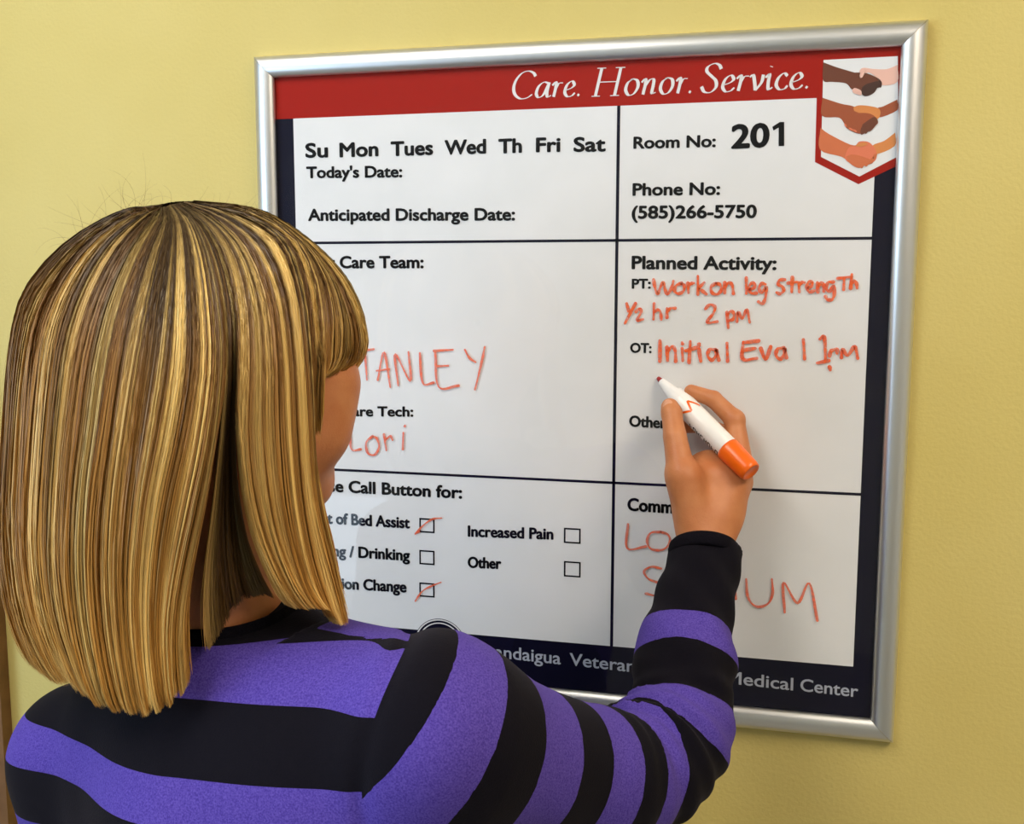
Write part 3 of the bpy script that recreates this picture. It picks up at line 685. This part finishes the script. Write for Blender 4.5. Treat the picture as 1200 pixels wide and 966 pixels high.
def knit():
    m = mat('striped knit', srgb(20, 18, 26), 0.9); nt = m.node_tree
    def A(n): x = N(m, 'ShaderNodeAttribute'); x.attribute_name = n; return x.outputs['Fac']
    def G(a, v=0.0): x = N(m, 'ShaderNodeMath', operation='GREATER_THAN'); L(m, a, x.inputs[0]); x.inputs[1].default_value = v; return x.outputs[0]
    mx = N(m, 'ShaderNodeMix', data_type='FLOAT'); L(m, G(A('region')), mx.inputs[0]); L(m, A('torso_band'), mx.inputs[2]); L(m, A('sleeve_band'), mx.inputs[3])
    tc = N(m, 'ShaderNodeTexCoord'); nz = N(m, 'ShaderNodeTexNoise'); nz.inputs['Scale'].default_value = 900; nz.inputs['Detail'].default_value = 2
    L(m, tc.outputs['Object'], nz.inputs['Vector'])
    cr = N(m, 'ShaderNodeValToRGB'); cr.color_ramp.elements[0].color = srgb(66, 50, 138); cr.color_ramp.elements[1].color = srgb(94, 77, 172)
    cr.color_ramp.elements[0].position = 0.3; cr.color_ramp.elements[1].position = 0.7; L(m, nz.outputs['Fac'], cr.inputs[0])
    cb = N(m, 'ShaderNodeValToRGB'); cb.color_ramp.elements[0].color = srgb(9, 8, 16); cb.color_ramp.elements[1].color = srgb(18, 16, 25)
    L(m, nz.outputs['Fac'], cb.inputs[0])
    mc = N(m, 'ShaderNodeMix', data_type='RGBA'); L(m, G(mx.outputs[0]), mc.inputs[0]); L(m, cb.outputs[0], mc.inputs[6]); L(m, cr.outputs[0], mc.inputs[7])
    L(m, mc.outputs[2], bsdf(m).inputs['Base Color'])
    b = bsdf(m); b.inputs['Sheen Weight'].default_value = 0.035; b.inputs['Sheen Roughness'].default_value = 0.5
    b.inputs['Sheen Tint'].default_value = (0.75, 0.7, 0.9, 1); b.inputs['Specular IOR Level'].default_value = 0.08
    bp = N(m, 'ShaderNodeBump'); bp.inputs['Strength'].default_value = 0.5; bp.inputs['Distance'].default_value = 0.0006
    L(m, nz.outputs['Fac'], bp.inputs['Height']); L(m, bp.outputs[0], b.inputs['Normal'])
    return m
M['knit'] = knit(); sweater.data.materials.append(M['knit'])
M['knit_black'] = mottled(mat('black knit', srgb(14, 12, 20), 0.9), srgb(9, 8, 16), srgb(18, 16, 25), 900, 0.5, 900)
bsdf(M['knit_black']).inputs['Specular IOR Level'].default_value = 0.08
def band_ring(name, c, n, up, r0, r1, hgt, material, parent, seg=72, lean=0.0):
    n = n/np.linalg.norm(n); u = np.cross(n, up); u /= np.linalg.norm(u); v = np.cross(n, u); V = []; F = []
    pr = [(0, 0), (0.15, 0.0016), (0.5, 0.0022), (0.85, 0.0016), (1.0, 0.0), (0.98, -0.0016), (0.5, -0.002), (0.02, -0.0016)]
    for i in range(seg):
        t = 2*math.pi*i/seg
        for h_, o_ in pr: V.append(c+n*h_*hgt+(u*math.cos(t)*(r0+o_-lean*h_)+v*math.sin(t)*(r1+o_-lean*h_)))
    k = len(pr)
    for i in range(seg):
        for j in range(k): F.append((i*k+j, i*k+(j+1) % k, ((i+1) % seg)*k+(j+1) % k, ((i+1) % seg)*k+j))
    return mesh_obj(name, V, F, material, parent, True)
# --- body
def hand_bones():
    J = {'W': (827, 650, .930)}
    th = [(812, 612, .930, .0150), (798, 553, .930, .0130), (791, 512, .940, .0104), (787, 484, .951, .0092), (785, 477, .954, .0080)]
    fi = {'index': [(868, 548, .948, .0118), (861, 492, .957, .0088), (836, 468, .966, .0078), (810, 459, .972, .0066)],
          'middle': [(866, 566, .957, .0115), (858, 512, .9725, .0085), (824, 498, .9765, .0074), (786, 500, .9775, .0068)],
          'ring': [(860, 582, .958, .0108), (866, 535, .973, .0082), (846, 548, .975, .0072), (836, 566, .968, .0066)],
          'little': [(852, 596, .955, .0098), (864, 560, .970, .0074), (848, 572, .973, .0064), (840, 588, .966, .0058)]}
    A3 = lambda q: (at(*q[:3]), q[3])
    return [A3(q) for q in th], {k: [A3(q) for q in v] for k, v in fi.items()}
TH, FI = hand_bones()
WRI = at(826, 640, .930)
ax_w = (at(826, 580, .945)-at(826, 650, .925)); ax_w /= np.linalg.norm(ax_w)
def hand_f(P):
    sid = np.cross(ax_w, RC[2]); sid /= np.linalg.norm(sid); thk = np.cross(sid, ax_w)
    RW_ = np.stack([sid, ax_w, thk])
    fore = cap_(P, WRI-ax_w*0.10, WRI-ax_w*0.012, 0.029, 0.0205)
    wr = ell_(P, WRI, (0.0215, 0.045, 0.0165), RW_)
    palm = ell_(P, at(833, 585, .943), (0.0325, 0.047, 0.0155), RW_)
    d = smin(fore, wr, 0.012); d = smin(d, palm, 0.014)
    d = smin(d, cap_(P, at(815, 618, .932), at(803, 562, .931), 0.0155, 0.0165), 0.012)     # thenar mass
    d = smin(d, cap_(P, at(838, 605, .940), at(850, 560, .946), 0.015, 0.013), 0.014)       # web between thumb and forefinger
    d = smin(d, cap_(P, at(806, 556, .938), at(852, 556, .950), 0.011, 0.011), 0.010)
    for nm, ch in FI.items():
        f_ = None
        for (a, ra), (b, rb) in zip(ch[:-1], ch[1:]):
            c_ = cap_(P, a, b, ra, rb); f_ = c_ if f_ is None else smin(f_, c_, 0.002)
        f_ = smin(f_, np.linalg.norm(P-ch[1][0].astype(np.float32), axis=1)-ch[1][1]*1.04, 0.003)
        kn = cap_(P, WRI+(ch[0][0]-WRI)*0.35, ch[0][0], 0.012, ch[0][1])
        d = smin(d, kn, 0.008)
        near = np.linalg.norm(P-ch[0][0].astype(np.float32), axis=1)
        k = np.clip(0.008-near*0.25, 0.0012, 0.008)
        d = smin(d, f_, k)
    t_ = None
    for (a, ra), (b, rb) in zip(TH[:-1], TH[1:]):
        c_ = cap_(P, a, b, ra, rb); t_ = c_ if t_ is None else smin(t_, c_, 0.003)
    near = np.linalg.norm(P-TH[1][0].astype(np.float32), axis=1)
    d = smin(d, t_, np.clip(0.012-near*0.30, 0.0012, 0.012))
    # tendons and creases
    cr = 0.0006*np.exp(-((np.linalg.norm(P-TH[2][0].astype(np.float32), axis=1)-0.0105)/0.0012)**2)
    return (d+cr*0.5).astype(np.float32)
def head_f(P):
    q = ((P-HC.astype(np.float32))@HR.T.astype(np.float32))/HS
    q[:, 2] = np.where(q[:, 2] > 0, q[:, 2]*1.08, q[:, 2]); y = np.abs(q[:, 1]); q2 = np.stack([q[:, 0], y, q[:, 2]], 1)
    d = ell_(q2, (-.006, 0, .004), (.088, .068, .076))
    d = smin(d, ell_(q2, (.032, 0, -.040), (.060, .062, .074)), .03)
    d = smin(d, cap_(q2, (.002, .052, -.055), (.064, .016, -.096), .019, .017), .022)
    d = smin(d, cap_(q2, (.074, 0, -.100), (.072, .006, -.100), .0155), .014)
    d = smin(d, cap_(q2, (.060, .042, -.026), (.056, .042, -.056), .020), .02)
    d = smin(d, cap_(q2, (.082, 0, .020), (.074, .034, .019), .0095), .014)              # brow
    d = smax(d, -ell_(q2, (.096, .031, -.002), (.018, .017, .0115)), .012)                # sockets
    d = smin(d, ell_(q2, (.076, .031, -.001), (.0125, .0155, .0105)), .003)               # lids
    d = smax(d, -ell_(q2, (.0905, .031, -.0015), (.0065, .0130, .0042)), .002)
    d = smin(d, cap_(q2, (.082, 0, .006), (.1035, 0, -.034), .0070, .0092), .009)         # nose
    d = smin(d, cap_(q2, (.093, .0095, -.040), (.089, .012, -.040), .0068), .005)
    d = smin(d, ell_(q2, (.086, 0, -.064), (.0155, .026, .0145)), .008)
    d = smin(d, cap_(q2, (.0985, .004, -.0605), (.088, .020, -.064), .0042, .003), .003)  # lips
    d = smin(d, cap_(q2, (.0975, .003, -.0705), (.088, .018, -.067), .0048, .003), .003)
    d = smin(d, ell_(q2, (-.004, .074, -.012), (.017, .008, .029)), .006)                 # ears
    d = smax(d, -ell_(q2, (.002, .084, -.008), (.009, .006, .016)), .004)
    d = d*HS
    nb = NB-UP*0.05
    d = smin(d, cap_(P, hd(-.030, 0, -.045), nb, 0.052, 0.056), .028)
    return d.astype(np.float32)
def torso_f(P): return (smin(cloth(P)+0.012, arm_cloth(P, False)[0]+0.012, 0.015)).astype(np.float32)
def body_low(P):
    d = smin(torso_f(P), head_f(P), 0.012); d = smin(d, cap_(P, LW, LW+lw_dir*0.02, 0.022, 0.026), 0.01)
    return d.astype(np.float32)
parts = []
V, F = surf(hand_f, np.minimum(at(760, 440, .99), WRI)-0.06-np.array([0.02, 0.02, 0.05]), at(890, 440, .99)+0.05, 0.00125)
V = project(hand_f, V, 1); keep = (V-WRI)@ax_w > -0.045; V, F = clean(V, F, keep); parts.append((V, F))
V, F = surf(head_f, HC-[0.16, 0.16, 0.2], HC+[0.16, 0.16, 0.15], 0.0022)
V = project(head_f, V, 1); keep = V[:, 2] > NB[2]-0.035; V, F = clean(V, F, keep); parts.append((V, F))
V, F = surf(body_low, (MID+hip)/2-[0.42, 0.36, 0.50], np.maximum(MID+[0.42, 0.36, 0.2], WR+0.05), 0.008)
keep = (V[:, 2] > 0.84) & ~((V[:, 2] > NB[2]-0.03) & (np.linalg.norm((V-NB)[:, :2], axis=1) < 0.16) & (V[:, 2] > NB[2]+0.0)) & ((V-WRI)@ax_w < -0.035)
V, F = clean(V, F, keep); parts.append((V, F))
# left hand, relaxed, outside the frame
def lhand(P):
    c = LW+lw_dir*0.045; d = ell_(P, c, (0.016, 0.036, 0.045), np.stack([np.cross([0, 0, 1.0], lw_dir), np.cross(lw_dir, np.cross([0, 0, 1.0], lw_dir)), lw_dir]))
    d = smin(d, cap_(P, LW-lw_dir*0.04, LW+lw_dir*0.01, 0.024, 0.020), 0.02); vv = np.cross(lw_dir, np.cross([0, 0, 1.0], lw_dir)); uu = np.cross([0, 0, 1.0], lw_dir)
    for i, (o_, l_) in enumerate(((0.026, .06), (0.010, .07), (-0.007, .066), (-0.022, .052))):
        b = c+lw_dir*0.035+vv*o_; m1 = b+lw_dir*l_*0.5+uu*0.004; d = smin(d, cap_(P, b, m1, .0088, .0078), .003); d = smin(d, cap_(P, m1, m1+lw_dir*l_*0.45+uu*0.016, .0078, .0065), .002)
    t0 = LW+lw_dir*0.02+vv*0.02; t1 = t0+lw_dir*0.03+vv*0.028; d = smin(d, cap_(P, t0, t1, .013, .0105), .008); d = smin(d, cap_(P, t1, t1+lw_dir*0.032+vv*0.008, .0105, .0085), .003)
    return d.astype(np.float32)
V, F = surf(lhand, LW-0.16, LW+0.19, 0.0025); parts.append((V, F))
Vb = np.concatenate([p[0] for p in parts]); o_ = np.cumsum([0]+[len(p[0]) for p in parts]); Fb = np.concatenate([p[1]+k for p, k in zip(parts, o_)])
body = fast_mesh('body', Vb, Fb, M['skin'], woman)
def sphere(name, c, r, material, parent, n=20, R=None):
    V = []; F = []
    for i in range(n+1):
        for j in range(2*n):
            a, b = math.pi*i/n, math.pi*j/n; p = np.array([math.cos(a), math.sin(a)*math.cos(b), math.sin(a)*math.sin(b)])*np.array(r)
            V.append(c+(R.T@p if R is not None else p))
    for i in range(n):
        for j in range(2*n): F.append((i*2*n+j, i*2*n+(j+1) % (2*n), (i+1)*2*n+(j+1) % (2*n), (i+1)*2*n+j))
    return mesh_obj(name, V, F, material, parent, True)
for s in (-1, 1):
    e = sphere('eye', hd(.0755, .031*s, -.0015), (.0118*HS,)*3, M['eye'], woman, 14, HR)
    sphere('iris', hd(.0830, .031*s, -.0015), (.0050*HS, .0054*HS, .0054*HS), M['iris'], e, 8, HR)
tn = TH[4][0]-TH[2][0]; tn /= np.linalg.norm(tn); tv = -RC[2]-RC[0]*0.35-0.0; tv -= tn*(tv@tn); tv /= np.linalg.norm(tv)
sphere('fingernail', TH[4][0]+tv*0.0068-tn*0.0022, (.0066, .0050, .0018), M['nail'], woman, 10, np.stack([tn, np.cross(tv, tn), tv]))
def limb(name, f, lo, hi, h, material, parent):
    V, F = surf(f, lo, hi, h); return fast_mesh(name, V, F, material, parent)
def trousers_f(P):
    d = ell_(P, hip-UP*0.02, (0.16, 0.115, 0.13), TR)
    for s in (-1, 1):
        a = hip+sd*0.085*s-UP*0.06; k = hip+sd*0.09*s-UP*0.45+tf*0.02; b = hip+sd*0.10*s; b = np.array([b[0], b[1], 0.09])
        d = smin(d, cap_(P, a, k, .085, .058), .03); d = smin(d, cap_(P, k, b, .058, .050), .01)
    return d.astype(np.float32)
limb('trousers', trousers_f, hip-[0.35, 0.35, 0.90], hip+[0.35, 0.35, 0.16], 0.010, M['trousers'], woman)
for s in (-1, 1):
    b = hip+sd*0.10*s; b = np.array([b[0], b[1], 0.0])
    def shoe_f(P, b=b):
        d = cap_(P, b-tf*0.02+UP*0.038, b+tf*0.13+UP*0.030, .038, .033); d = smin(d, cap_(P, b+UP*0.05, b+UP*0.1, .042, .045), .02)
        return smax(d, 0.001-P[:, 2], 0.004).astype(np.float32)
    limb('shoe', shoe_f, b-[0.2, 0.2, 0.03], b+[0.2, 0.22, 0.18], 0.006, M['shoe'], woman)
# collar band of the sweater
cvi = band_ring('collar', nk-nkn*0.012, nkn, tf, 0.0615, 0.0615, 0.018, M['knit_black'], woman, lean=0.003)
cf = band_ring('cuff', CUFF_P-ax_c*0.012, ax_c, UP, 0.0300, 0.0318, 0.0135, M['knit_black'], sweater, lean=0.001)
# ------------------------------------------------------------------ hair
GD = [  # guides (photo px, depth) from the crown to the tip, clockwise seen from above, starting at the left outline
 [(186,244,.70),(150,245,.70),(98,271,.70),(55,308,.70),(26,352,.70),(12,420,.70),(5,520,.70),(0,620,.70),(8,700,.70),(30,765,.70),(55,792,.70)],
 [(187,243,.695),(162,252,.675),(122,282,.66),(88,330,.645),(65,390,.635),(55,460,.632),(48,550,.635),(45,640,.64),(55,720,.645),(78,785,.65),(95,816,.65)],
 [(189,243,.695),(182,258,.67),(158,298,.64),(134,360,.62),(119,430,.61),(108,510,.608),(99,580,.612),(96,660,.62),(103,740,.63),(118,808,.635),(130,834,.64)],
 [(194,242,.695),(198,263,.665),(189,305,.635),(178,365,.61),(168,430,.60),(156,510,.598),(146,590,.605),(141,670,.615),(145,745,.625),(154,808,.632),(162,840,.635)],
 [(200,240,.695),(212,262,.665),(218,305,.635),(220,365,.61),(219,430,.60),(207,510,.60),(190,590,.607),(180,670,.617),(178,745,.625),(183,802,.63),(190,834,.635)],
 [(205,239,.695),(228,262,.668),(245,305,.638),(255,365,.615),(258,430,.606),(250,510,.607),(236,590,.615),(221,660,.625),(212,720,.632),(212,776,.636),(216,812,.638)],
 [(208,238,.695),(236,262,.669),(257,303,.642),(270,362,.622),(272,425,.620),(270,500,.634),(270,570,.650),(274,630,.66),(280,665,.664),(286,690,.668),(290,704,.67)],
 [(211,238,.695),(245,262,.67),(270,300,.645),(284,360,.622),(286,430,.614),(283,505,.617),(288,570,.624),(300,625,.634),(317,668,.642),(334,700,.65),(346,714,.655)],
 [(216,237,.695),(262,256,.675),(300,288,.655),(325,345,.638),(335,420,.63),(338,500,.632),(344,580,.64),(354,640,.65),(366,685,.658),(377,708,.66),(384,715,.662)],
 [(221,237,.70),(280,250,.685),(330,280,.67),(352,335,.66),(361,410,.655),(365,480,.66),(367,540,.668),(376,600,.675),(389,655,.68),(399,700,.682),(405,720,.682)],
 [(225,236,.70),(298,248,.70),(350,281,.695),(376,325,.675),(384,370,.665),(383,405,.665),(381,430,.668),(378,447,.67),(375,457,.672),(372,466,.674),(370,474,.676)],
 [(227,235,.70),(303,246,.715),(360,282,.72),(400,325,.725),(421,368,.73),(428,398,.737),(426,415,.742),(419,427,.745),(412,435,.745),(406,440,.745),(400,445,.745)],
 [(224,236,.70),(300,246,.74),(350,275,.765),(388,315,.78),(400,350,.795),(400,385,.805),(398,405,.81),(394,420,.81),(390,428,.81),(388,434,.81),(385,440,.81)],
 [(214,236,.71),(260,244,.76),(292,264,.79),(310,300,.815),(312,360,.835),(306,430,.84),(300,500,.84),(298,560,.84),(300,620,.83),(305,660,.82),(310,700,.82)],
 [(200,237,.71),(200,247,.76),(190,272,.80),(180,320,.82),(172,400,.83),(168,480,.83),(165,560,.83),(160,640,.82),(158,700,.81),(160,740,.80),(165,775,.79)],
 [(190,240,.70),(150,247,.74),(110,275,.77),(75,320,.78),(55,400,.785),(48,490,.785),(45,580,.775),(45,650,.77),(50,700,.765),(58,745,.755),(70,785,.745)]]
G3 = np.array([[at(*p) for p in g] for g in GD])          # (16, 11, 3)
NG, NT = G3.shape[:2]
def cr_w(t):
    return np.stack([-0.5*t+t*t-0.5*t**3, 1-2.5*t*t+1.5*t**3, 0.5*t+2*t*t-1.5*t**3, -0.5*t*t+0.5*t**3], -1)
def hair_pt(u, t):       # u in guide units (cyclic), t in 0..1
    u = np.asarray(u, float); t = np.clip(np.asarray(t, float), 0, 1)*(NT-1)
    iu = np.floor(u).astype(int); fu = u-iu; it = np.minimum(np.floor(t).astype(int), NT-2); ft = t-it
    wu = cr_w(fu); wt = cr_w(ft); out = 0
    for a in range(4):
        ga = (iu+a-1) % NG
        for b in range(4):
            tb = np.clip(it+b-1, 0, NT-1); out = out+G3[ga, tb]*(wu[..., a]*wt[..., b])[..., None]
    return out
HAX = at(228, 420, .715)
def umap(u, t):          # the side lock and the fringe part from each other at the cheek; the fringe ends before the far curtain
    u = u % NG; k = np.clip((t-0.40)/0.14, 0, 1); k = k*k*(3-2*k)
    a = np.where((u > 9.10) & (u < 9.45), 9.10, np.where((u >= 9.45) & (u < 9.85), 9.85, u))
    a = np.where((u > 12.0) & (u < 12.5), 12.0, np.where((u >= 12.5) & (u < 13.0), 13.0, a))
    a = np.where((u > 5.08) & (u < 5.4), 5.08, a); a = np.where((u > 6.6) & (u < 7.0), 7.0, a)
    return u*(1-k)+a*k
# inner cap that carries the strands
nu, nt_ = 192, 40
U, T = np.meshgrid(np.arange(nu)/nu*NG, np.linspace(0, 0.97, nt_), indexing='ij')
U = umap(U, T); P_ = hair_pt(U, T); ctr = np.stack([np.full(P_.shape[:2], HAX[0]), np.full(P_.shape[:2], HAX[1]), np.minimum(P_[..., 2], HAX[2]+0.05)], -1)
dr = ctr-P_; ln = np.linalg.norm(dr, axis=-1, keepdims=True); P_ = P_+dr/ln*0.007
cut_ = (np.abs(np.roll(U, -1, 0)-U) > 0.2) & (np.abs(np.roll(U, -1, 0)-U) < 5)
idx = np.arange(nu*nt_).reshape(nu, nt_)
Fq = np.stack([idx, np.roll(idx, -1, 0)], 0)
Fs = np.stack([Fq[0][:, :-1], Fq[0][:, 1:], Fq[1][:, 1:], Fq[1][:, :-1]], -1)[~cut_[:, 1:]].reshape(-1, 4)
def vnoise(x, seed, k):    # smooth cyclic 1-D noise
    r = np.random.default_rng(seed).random(k); x = (x/NG % 1.0)*k; i = np.floor(x).astype(int); f_ = x-i; f_ = f_*f_*(3-2*f_)
    return r[i % k]*(1-f_)+r[(i+1) % k]*f_
C_DARK = np.array(srgb(62, 42, 26)[:3]); C_BRN = np.array(srgb(126, 86, 46)[:3]); C_GOLD = np.array(srgb(208, 148, 62)[:3]); C_LITE = np.array(srgb(248, 212, 130)[:3])
def hair_col(u, t, jit):
    hi = np.clip((0.55*vnoise(u, 3, 62)+0.45*vnoise(u, 5, 170)-0.52)*4.0+0.12, 0, 1)*(0.55+0.45*vnoise(u, 9, 24))
    hi = np.clip(hi+0.22*(jit-0.5), 0, 1)
    for c_, w_, a_ in ((0.9, .10, .5), (1.95, .09, .9), (2.7, .05, .6), (4.42, .07, .95), (5.02, .06, .8), (7.35, .07, .9), (8.0, .08, .9), (8.62, .05, .8), (9.0, .04, .7), (10.5, .07, .6)):
        hi = np.maximum(hi, a_*np.exp(-((u-c_)/w_)**2))
    lo = np.clip((vnoise(u, 13, 70)-0.62)*4, 0, 1); lo = np.maximum(lo, np.exp(-((u-6.25)/0.35)**4)); lo = np.maximum(lo, 0.7*np.exp(-((u-3.2)/0.3)**2)*np.clip(1.3-2*t, 0, 1))  # dark streaks, plus shade of the neck gap put into the colour
    rt_ = np.clip((t-0.03-0.10*vnoise(u, 21, 120)-0.20*np.exp(-((u-3.35)/0.75)**2))/0.42, 0, 1); rt_ = rt_*rt_*(3-2*rt_)
    base = C_DARK+(C_BRN-C_DARK)*rt_[..., None]
    tip = np.clip((t-0.30)/0.55, 0, 1); base = base+(C_GOLD-base)*(tip*0.72)[..., None]
    hs = hi*(0.22+0.78*np.clip((t-0.05)/0.20, 0, 1))*(1-0.75*np.exp(-((u-3.3)/0.7)**2)*np.clip(1-t/0.42, 0, 1)); col = base+(C_LITE-base)*(hs*0.80)[..., None]
    gap_shade = np.exp(-((u-6.05)/0.66)**8)*np.clip((t-0.25)/0.2, 0, 1); col = col*(1-0.80*gap_shade)[..., None]  # shade in the gap over the neck, painted into the strand colour
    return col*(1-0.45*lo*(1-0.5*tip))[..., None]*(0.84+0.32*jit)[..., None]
def vcol(ob, arr):
    a = ob.data.attributes.new('strand_colour', 'FLOAT_COLOR', 'POINT'); c = np.ones((len(arr), 4), np.float32); c[:, :3] = arr; a.data.foreach_set('color', c.ravel())
mh = mat('hair', (0.3, 0.18, 0.08, 1), 0.46); x = N(mh, 'ShaderNodeAttribute'); x.attribute_name = 'strand_colour'
L(mh, x.outputs['Color'], bsdf(mh).inputs['Base Color']); bsdf(mh).inputs['Specular IOR Level'].default_value = 0.3
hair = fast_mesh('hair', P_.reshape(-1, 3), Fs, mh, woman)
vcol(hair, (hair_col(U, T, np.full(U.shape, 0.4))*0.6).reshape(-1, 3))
def strands(name, n, seed, w0, depth_max, kind=None, parent=None, wisps=False):
    g = np.random.default_rng(seed); ns = 20
    u = g.random(n)*NG; t0 = g.random(n)**2.2*0.16; t1 = 0.955+0.03*g.random(n)+0.022*np.sin(np.floor(u/NG*150)*5.1)-0.05*g.random(n)**6
    br = np.sort(np.concatenate([[0, NG], g.random(230)*NG])); ci = np.clip(np.searchsorted(br, u, side='right')-1, 0, len(br)-2); uc = (br[ci]+br[ci+1])/2; cw = br[ci+1]-br[ci]
    dep = g.random(n)**1.5*depth_max; wob = g.standard_normal((n, 4)); jit = g.random(n)
    s = np.linspace(0, 1, ns)[None, :]; tt = t0[:, None]+(t1-t0)[:, None]*s
    cl = 0.62*np.clip((tt-0.15)/0.6, 0, 1); uu = u[:, None]*(1-cl)+uc[:, None]*cl
    uu = uu+0.035*np.sin(tt*5+wob[:, :1]*3)*wob[:, 1:2]*tt
    ub = np.repeat(uc[:, None], ns, 1) % NG; uu = uu+(umap(ub, tt)-ub)*np.ones_like(tt); P = hair_pt(uu, tt)
    ct = np.stack([np.full(P.shape[:2], HAX[0]), np.full(P.shape[:2], HAX[1]), np.minimum(P[..., 2], HAX[2]+0.05)], -1)
    dr = P-ct; dr /= np.linalg.norm(dr, axis=-1, keepdims=True)
    cid = ci.astype(float); lift = 0.0010*np.cos((u-uc)/np.maximum(cw, 0.02)*2.6)[:, None]+0.0014*np.sin(cid*12.9)[:, None]
    P = P+dr*(-dep[:, None]+lift*np.clip(tt*2.5, 0, 1)+0.0010*wob[:, 2:3]*np.sin(tt*9+wob[:, 3:4]*4)*tt)[..., None]
    tan = np.gradient(P, axis=1); tan /= np.linalg.norm(tan, axis=-1, keepdims=True)+1e-9
    sid = np.cross(tan, dr); sid /= np.linalg.norm(sid, axis=-1, keepdims=True)+1e-9; nrm = np.cross(sid, tan)
    roll = (g.random(n)-0.5)*1.9; sid = sid*np.cos(roll)[:, None, None]+nrm*np.sin(roll)[:, None, None]
    wv = (w0*(0.7+0.6*jit))[:, None]*np.clip(1.25-s**6*1.15, 0.15, 1)
    V = np.stack([P-sid*wv[..., None], P+sid*wv[..., None]], 2); base = (np.arange(n)[:, None]*ns+np.arange(ns-1)[None])*2
    Fs = np.stack([base, base+1, base+3, base+2], -1).reshape(-1, 4)
    ob = fast_mesh(name, V.reshape(-1, 3), Fs, mh, parent)
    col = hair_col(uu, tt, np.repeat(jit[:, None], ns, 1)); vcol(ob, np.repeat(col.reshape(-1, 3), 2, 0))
    ob['kind'] = 'stuff'; return ob
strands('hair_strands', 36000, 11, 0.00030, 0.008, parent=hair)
# loose flyaway hairs over the crown
def flyaways():
    g = np.random.default_rng(5); V = []; F = []
    for i in range(70):
        px0 = g.uniform(60, 300) if i < 50 else g.uniform(80, 170); py0 = np.interp(px0, [60, 100, 150, 200, 300], [308, 272, 247, 238, 250])+6
        l_ = g.uniform(10, 42) if i < 50 else g.uniform(40, 75); a = g.uniform(-2.9, -1.2) if px0 < 180 else g.uniform(-1.2, -0.1); c = g.uniform(-2.2, 2.2); d = g.uniform(.66, .73)
        p = [at(px0, py0, d)]; x_, y_ = px0, py0
        for k in range(9):
            x_ += math.cos(a)*l_/9; y_ += math.sin(a)*l_/9; a += c/9; p.append(at(x_, y_, d+0.002*k*g.uniform(-1, 1)))
        p = np.array(p); b0 = len(V)
        for k, q in enumerate(p):
            r = 0.00011*(1-k/14)
            for t in range(3): V.append(q+np.array([math.cos(t*2.094), 0.3*math.sin(t*2.094), math.sin(t*2.094)])*r)
        for k in range(9):
            for t in range(3): F.append((b0+3*k+t, b0+3*k+(t+1) % 3, b0+3*k+3+(t+1) % 3, b0+3*k+3+t))
    ob = mesh_obj('flyaway_hairs', V, F, mh, hair, True); ob['kind'] = 'stuff'
    vcol(ob, np.tile(C_BRN, (len(V), 1)))
flyaways()
# ------------------------------------------------------------------ the marker
mk = thing('marker', 'white dry erase marker with orange end held in her right hand', 'marker')
tipx, tipz = board_xz(771, 443, YI-0.0004); TIP = np.array([tipx, YI-0.0004, tipz])
END = at(880.5, 554, .918); MA = (END-TIP); ML = np.linalg.norm(MA); MA /= ML
Pm = lambda s: TIP+MA*s
R0 = 0.0106
lathe('nib', [(0, 0.0), (0.0001, 0.0018), (0.004, 0.0026), (0.008, 0.0028)], TIP, END, M['red_felt'], mk, 20)
lathe('neck', [(0.0055, 0.0), (0.0055, 0.0036), (0.010, 0.0044), (0.024, 0.0068), (0.026, 0.0088), (0.034, 0.0098), (0.036, R0)], TIP, END, M['white_plastic'], mk)
lathe('barrel', [(0.036, R0), (ML-0.032, R0), (ML-0.0315, R0-0.0004)], TIP, END, M['white_plastic'], mk)
lathe('end_cap', [(ML-0.0325, R0-0.0003), (ML-0.0325, R0+0.0004), (ML-0.030, R0+0.0006), (ML-0.004, R0-0.0004), (ML-0.0008, R0-0.0012), (ML, R0-0.0022), (ML-0.001, R0-0.0036), (ML-0.0012, 0)], TIP, END, M['orange_plastic'], mk)
tc_ = -RC[2]; mu = tc_-MA*(tc_@MA); mu /= np.linalg.norm(mu); mv = np.cross(MA, mu)
if mv@RC[1] > 0: mv = -mv            # mv points up in the picture
def on_barrel(name, paths, wid, material):     # path: (distance, angle from camera side in degrees)
    V = []; F = []
    for st in paths:
        c = np.array([(a, math.radians(b)*R0) for a, b in st], float)
        c = np.array([c[0]+(c[-1]-c[0])*t for t in np.linspace(0, 1, 5)]) if len(c) == 2 else np.array(c)
        d = np.gradient(c, axis=0); d /= np.linalg.norm(d, axis=1)[:, None]; nr = np.stack([-d[:, 1], d[:, 0]], 1); b0 = len(V)
        for i in range(len(c)):
            for k in (-.5, .5):
                q = c[i]+nr[i]*wid*k; th_ = q[1]/R0; V.append(Pm(q[0])+(mu*math.cos(th_)+mv*math.sin(th_))*(R0+0.00025))
        for i in range(len(c)-1): F.append((b0+2*i, b0+2*i+1, b0+2*i+3, b0+2*i+2))
    return mesh_obj(name, V, F, material, mk)
def dens(a, b, n=8): return [(a[0]+(b[0]-a[0])*t, a[1]+(b[1]-a[1])*t) for t in np.linspace(0, 1, n)]
on_barrel('printed_zigzag', [dens((0.047, -62), (0.056, -5)), dens((0.056, -5), (0.045, 15)), dens((0.045, 15), (0.055, 55))], 0.0019, M['orange_plastic'])
lets = []
for i in range(9):
    a = 0.062+i*0.0052
    lets += [dens((a, -62), (a, -88), 4)]
    lets += [dens((a, -62 if i % 2 else -75), (a+0.003, -62 if i % 2 else -75), 3)]
    if i % 3: lets += [dens((a+0.003, -62), (a+0.003, -88), 4)]
on_barrel('printed_lettering', lets, 0.0010, M['black_ink'])
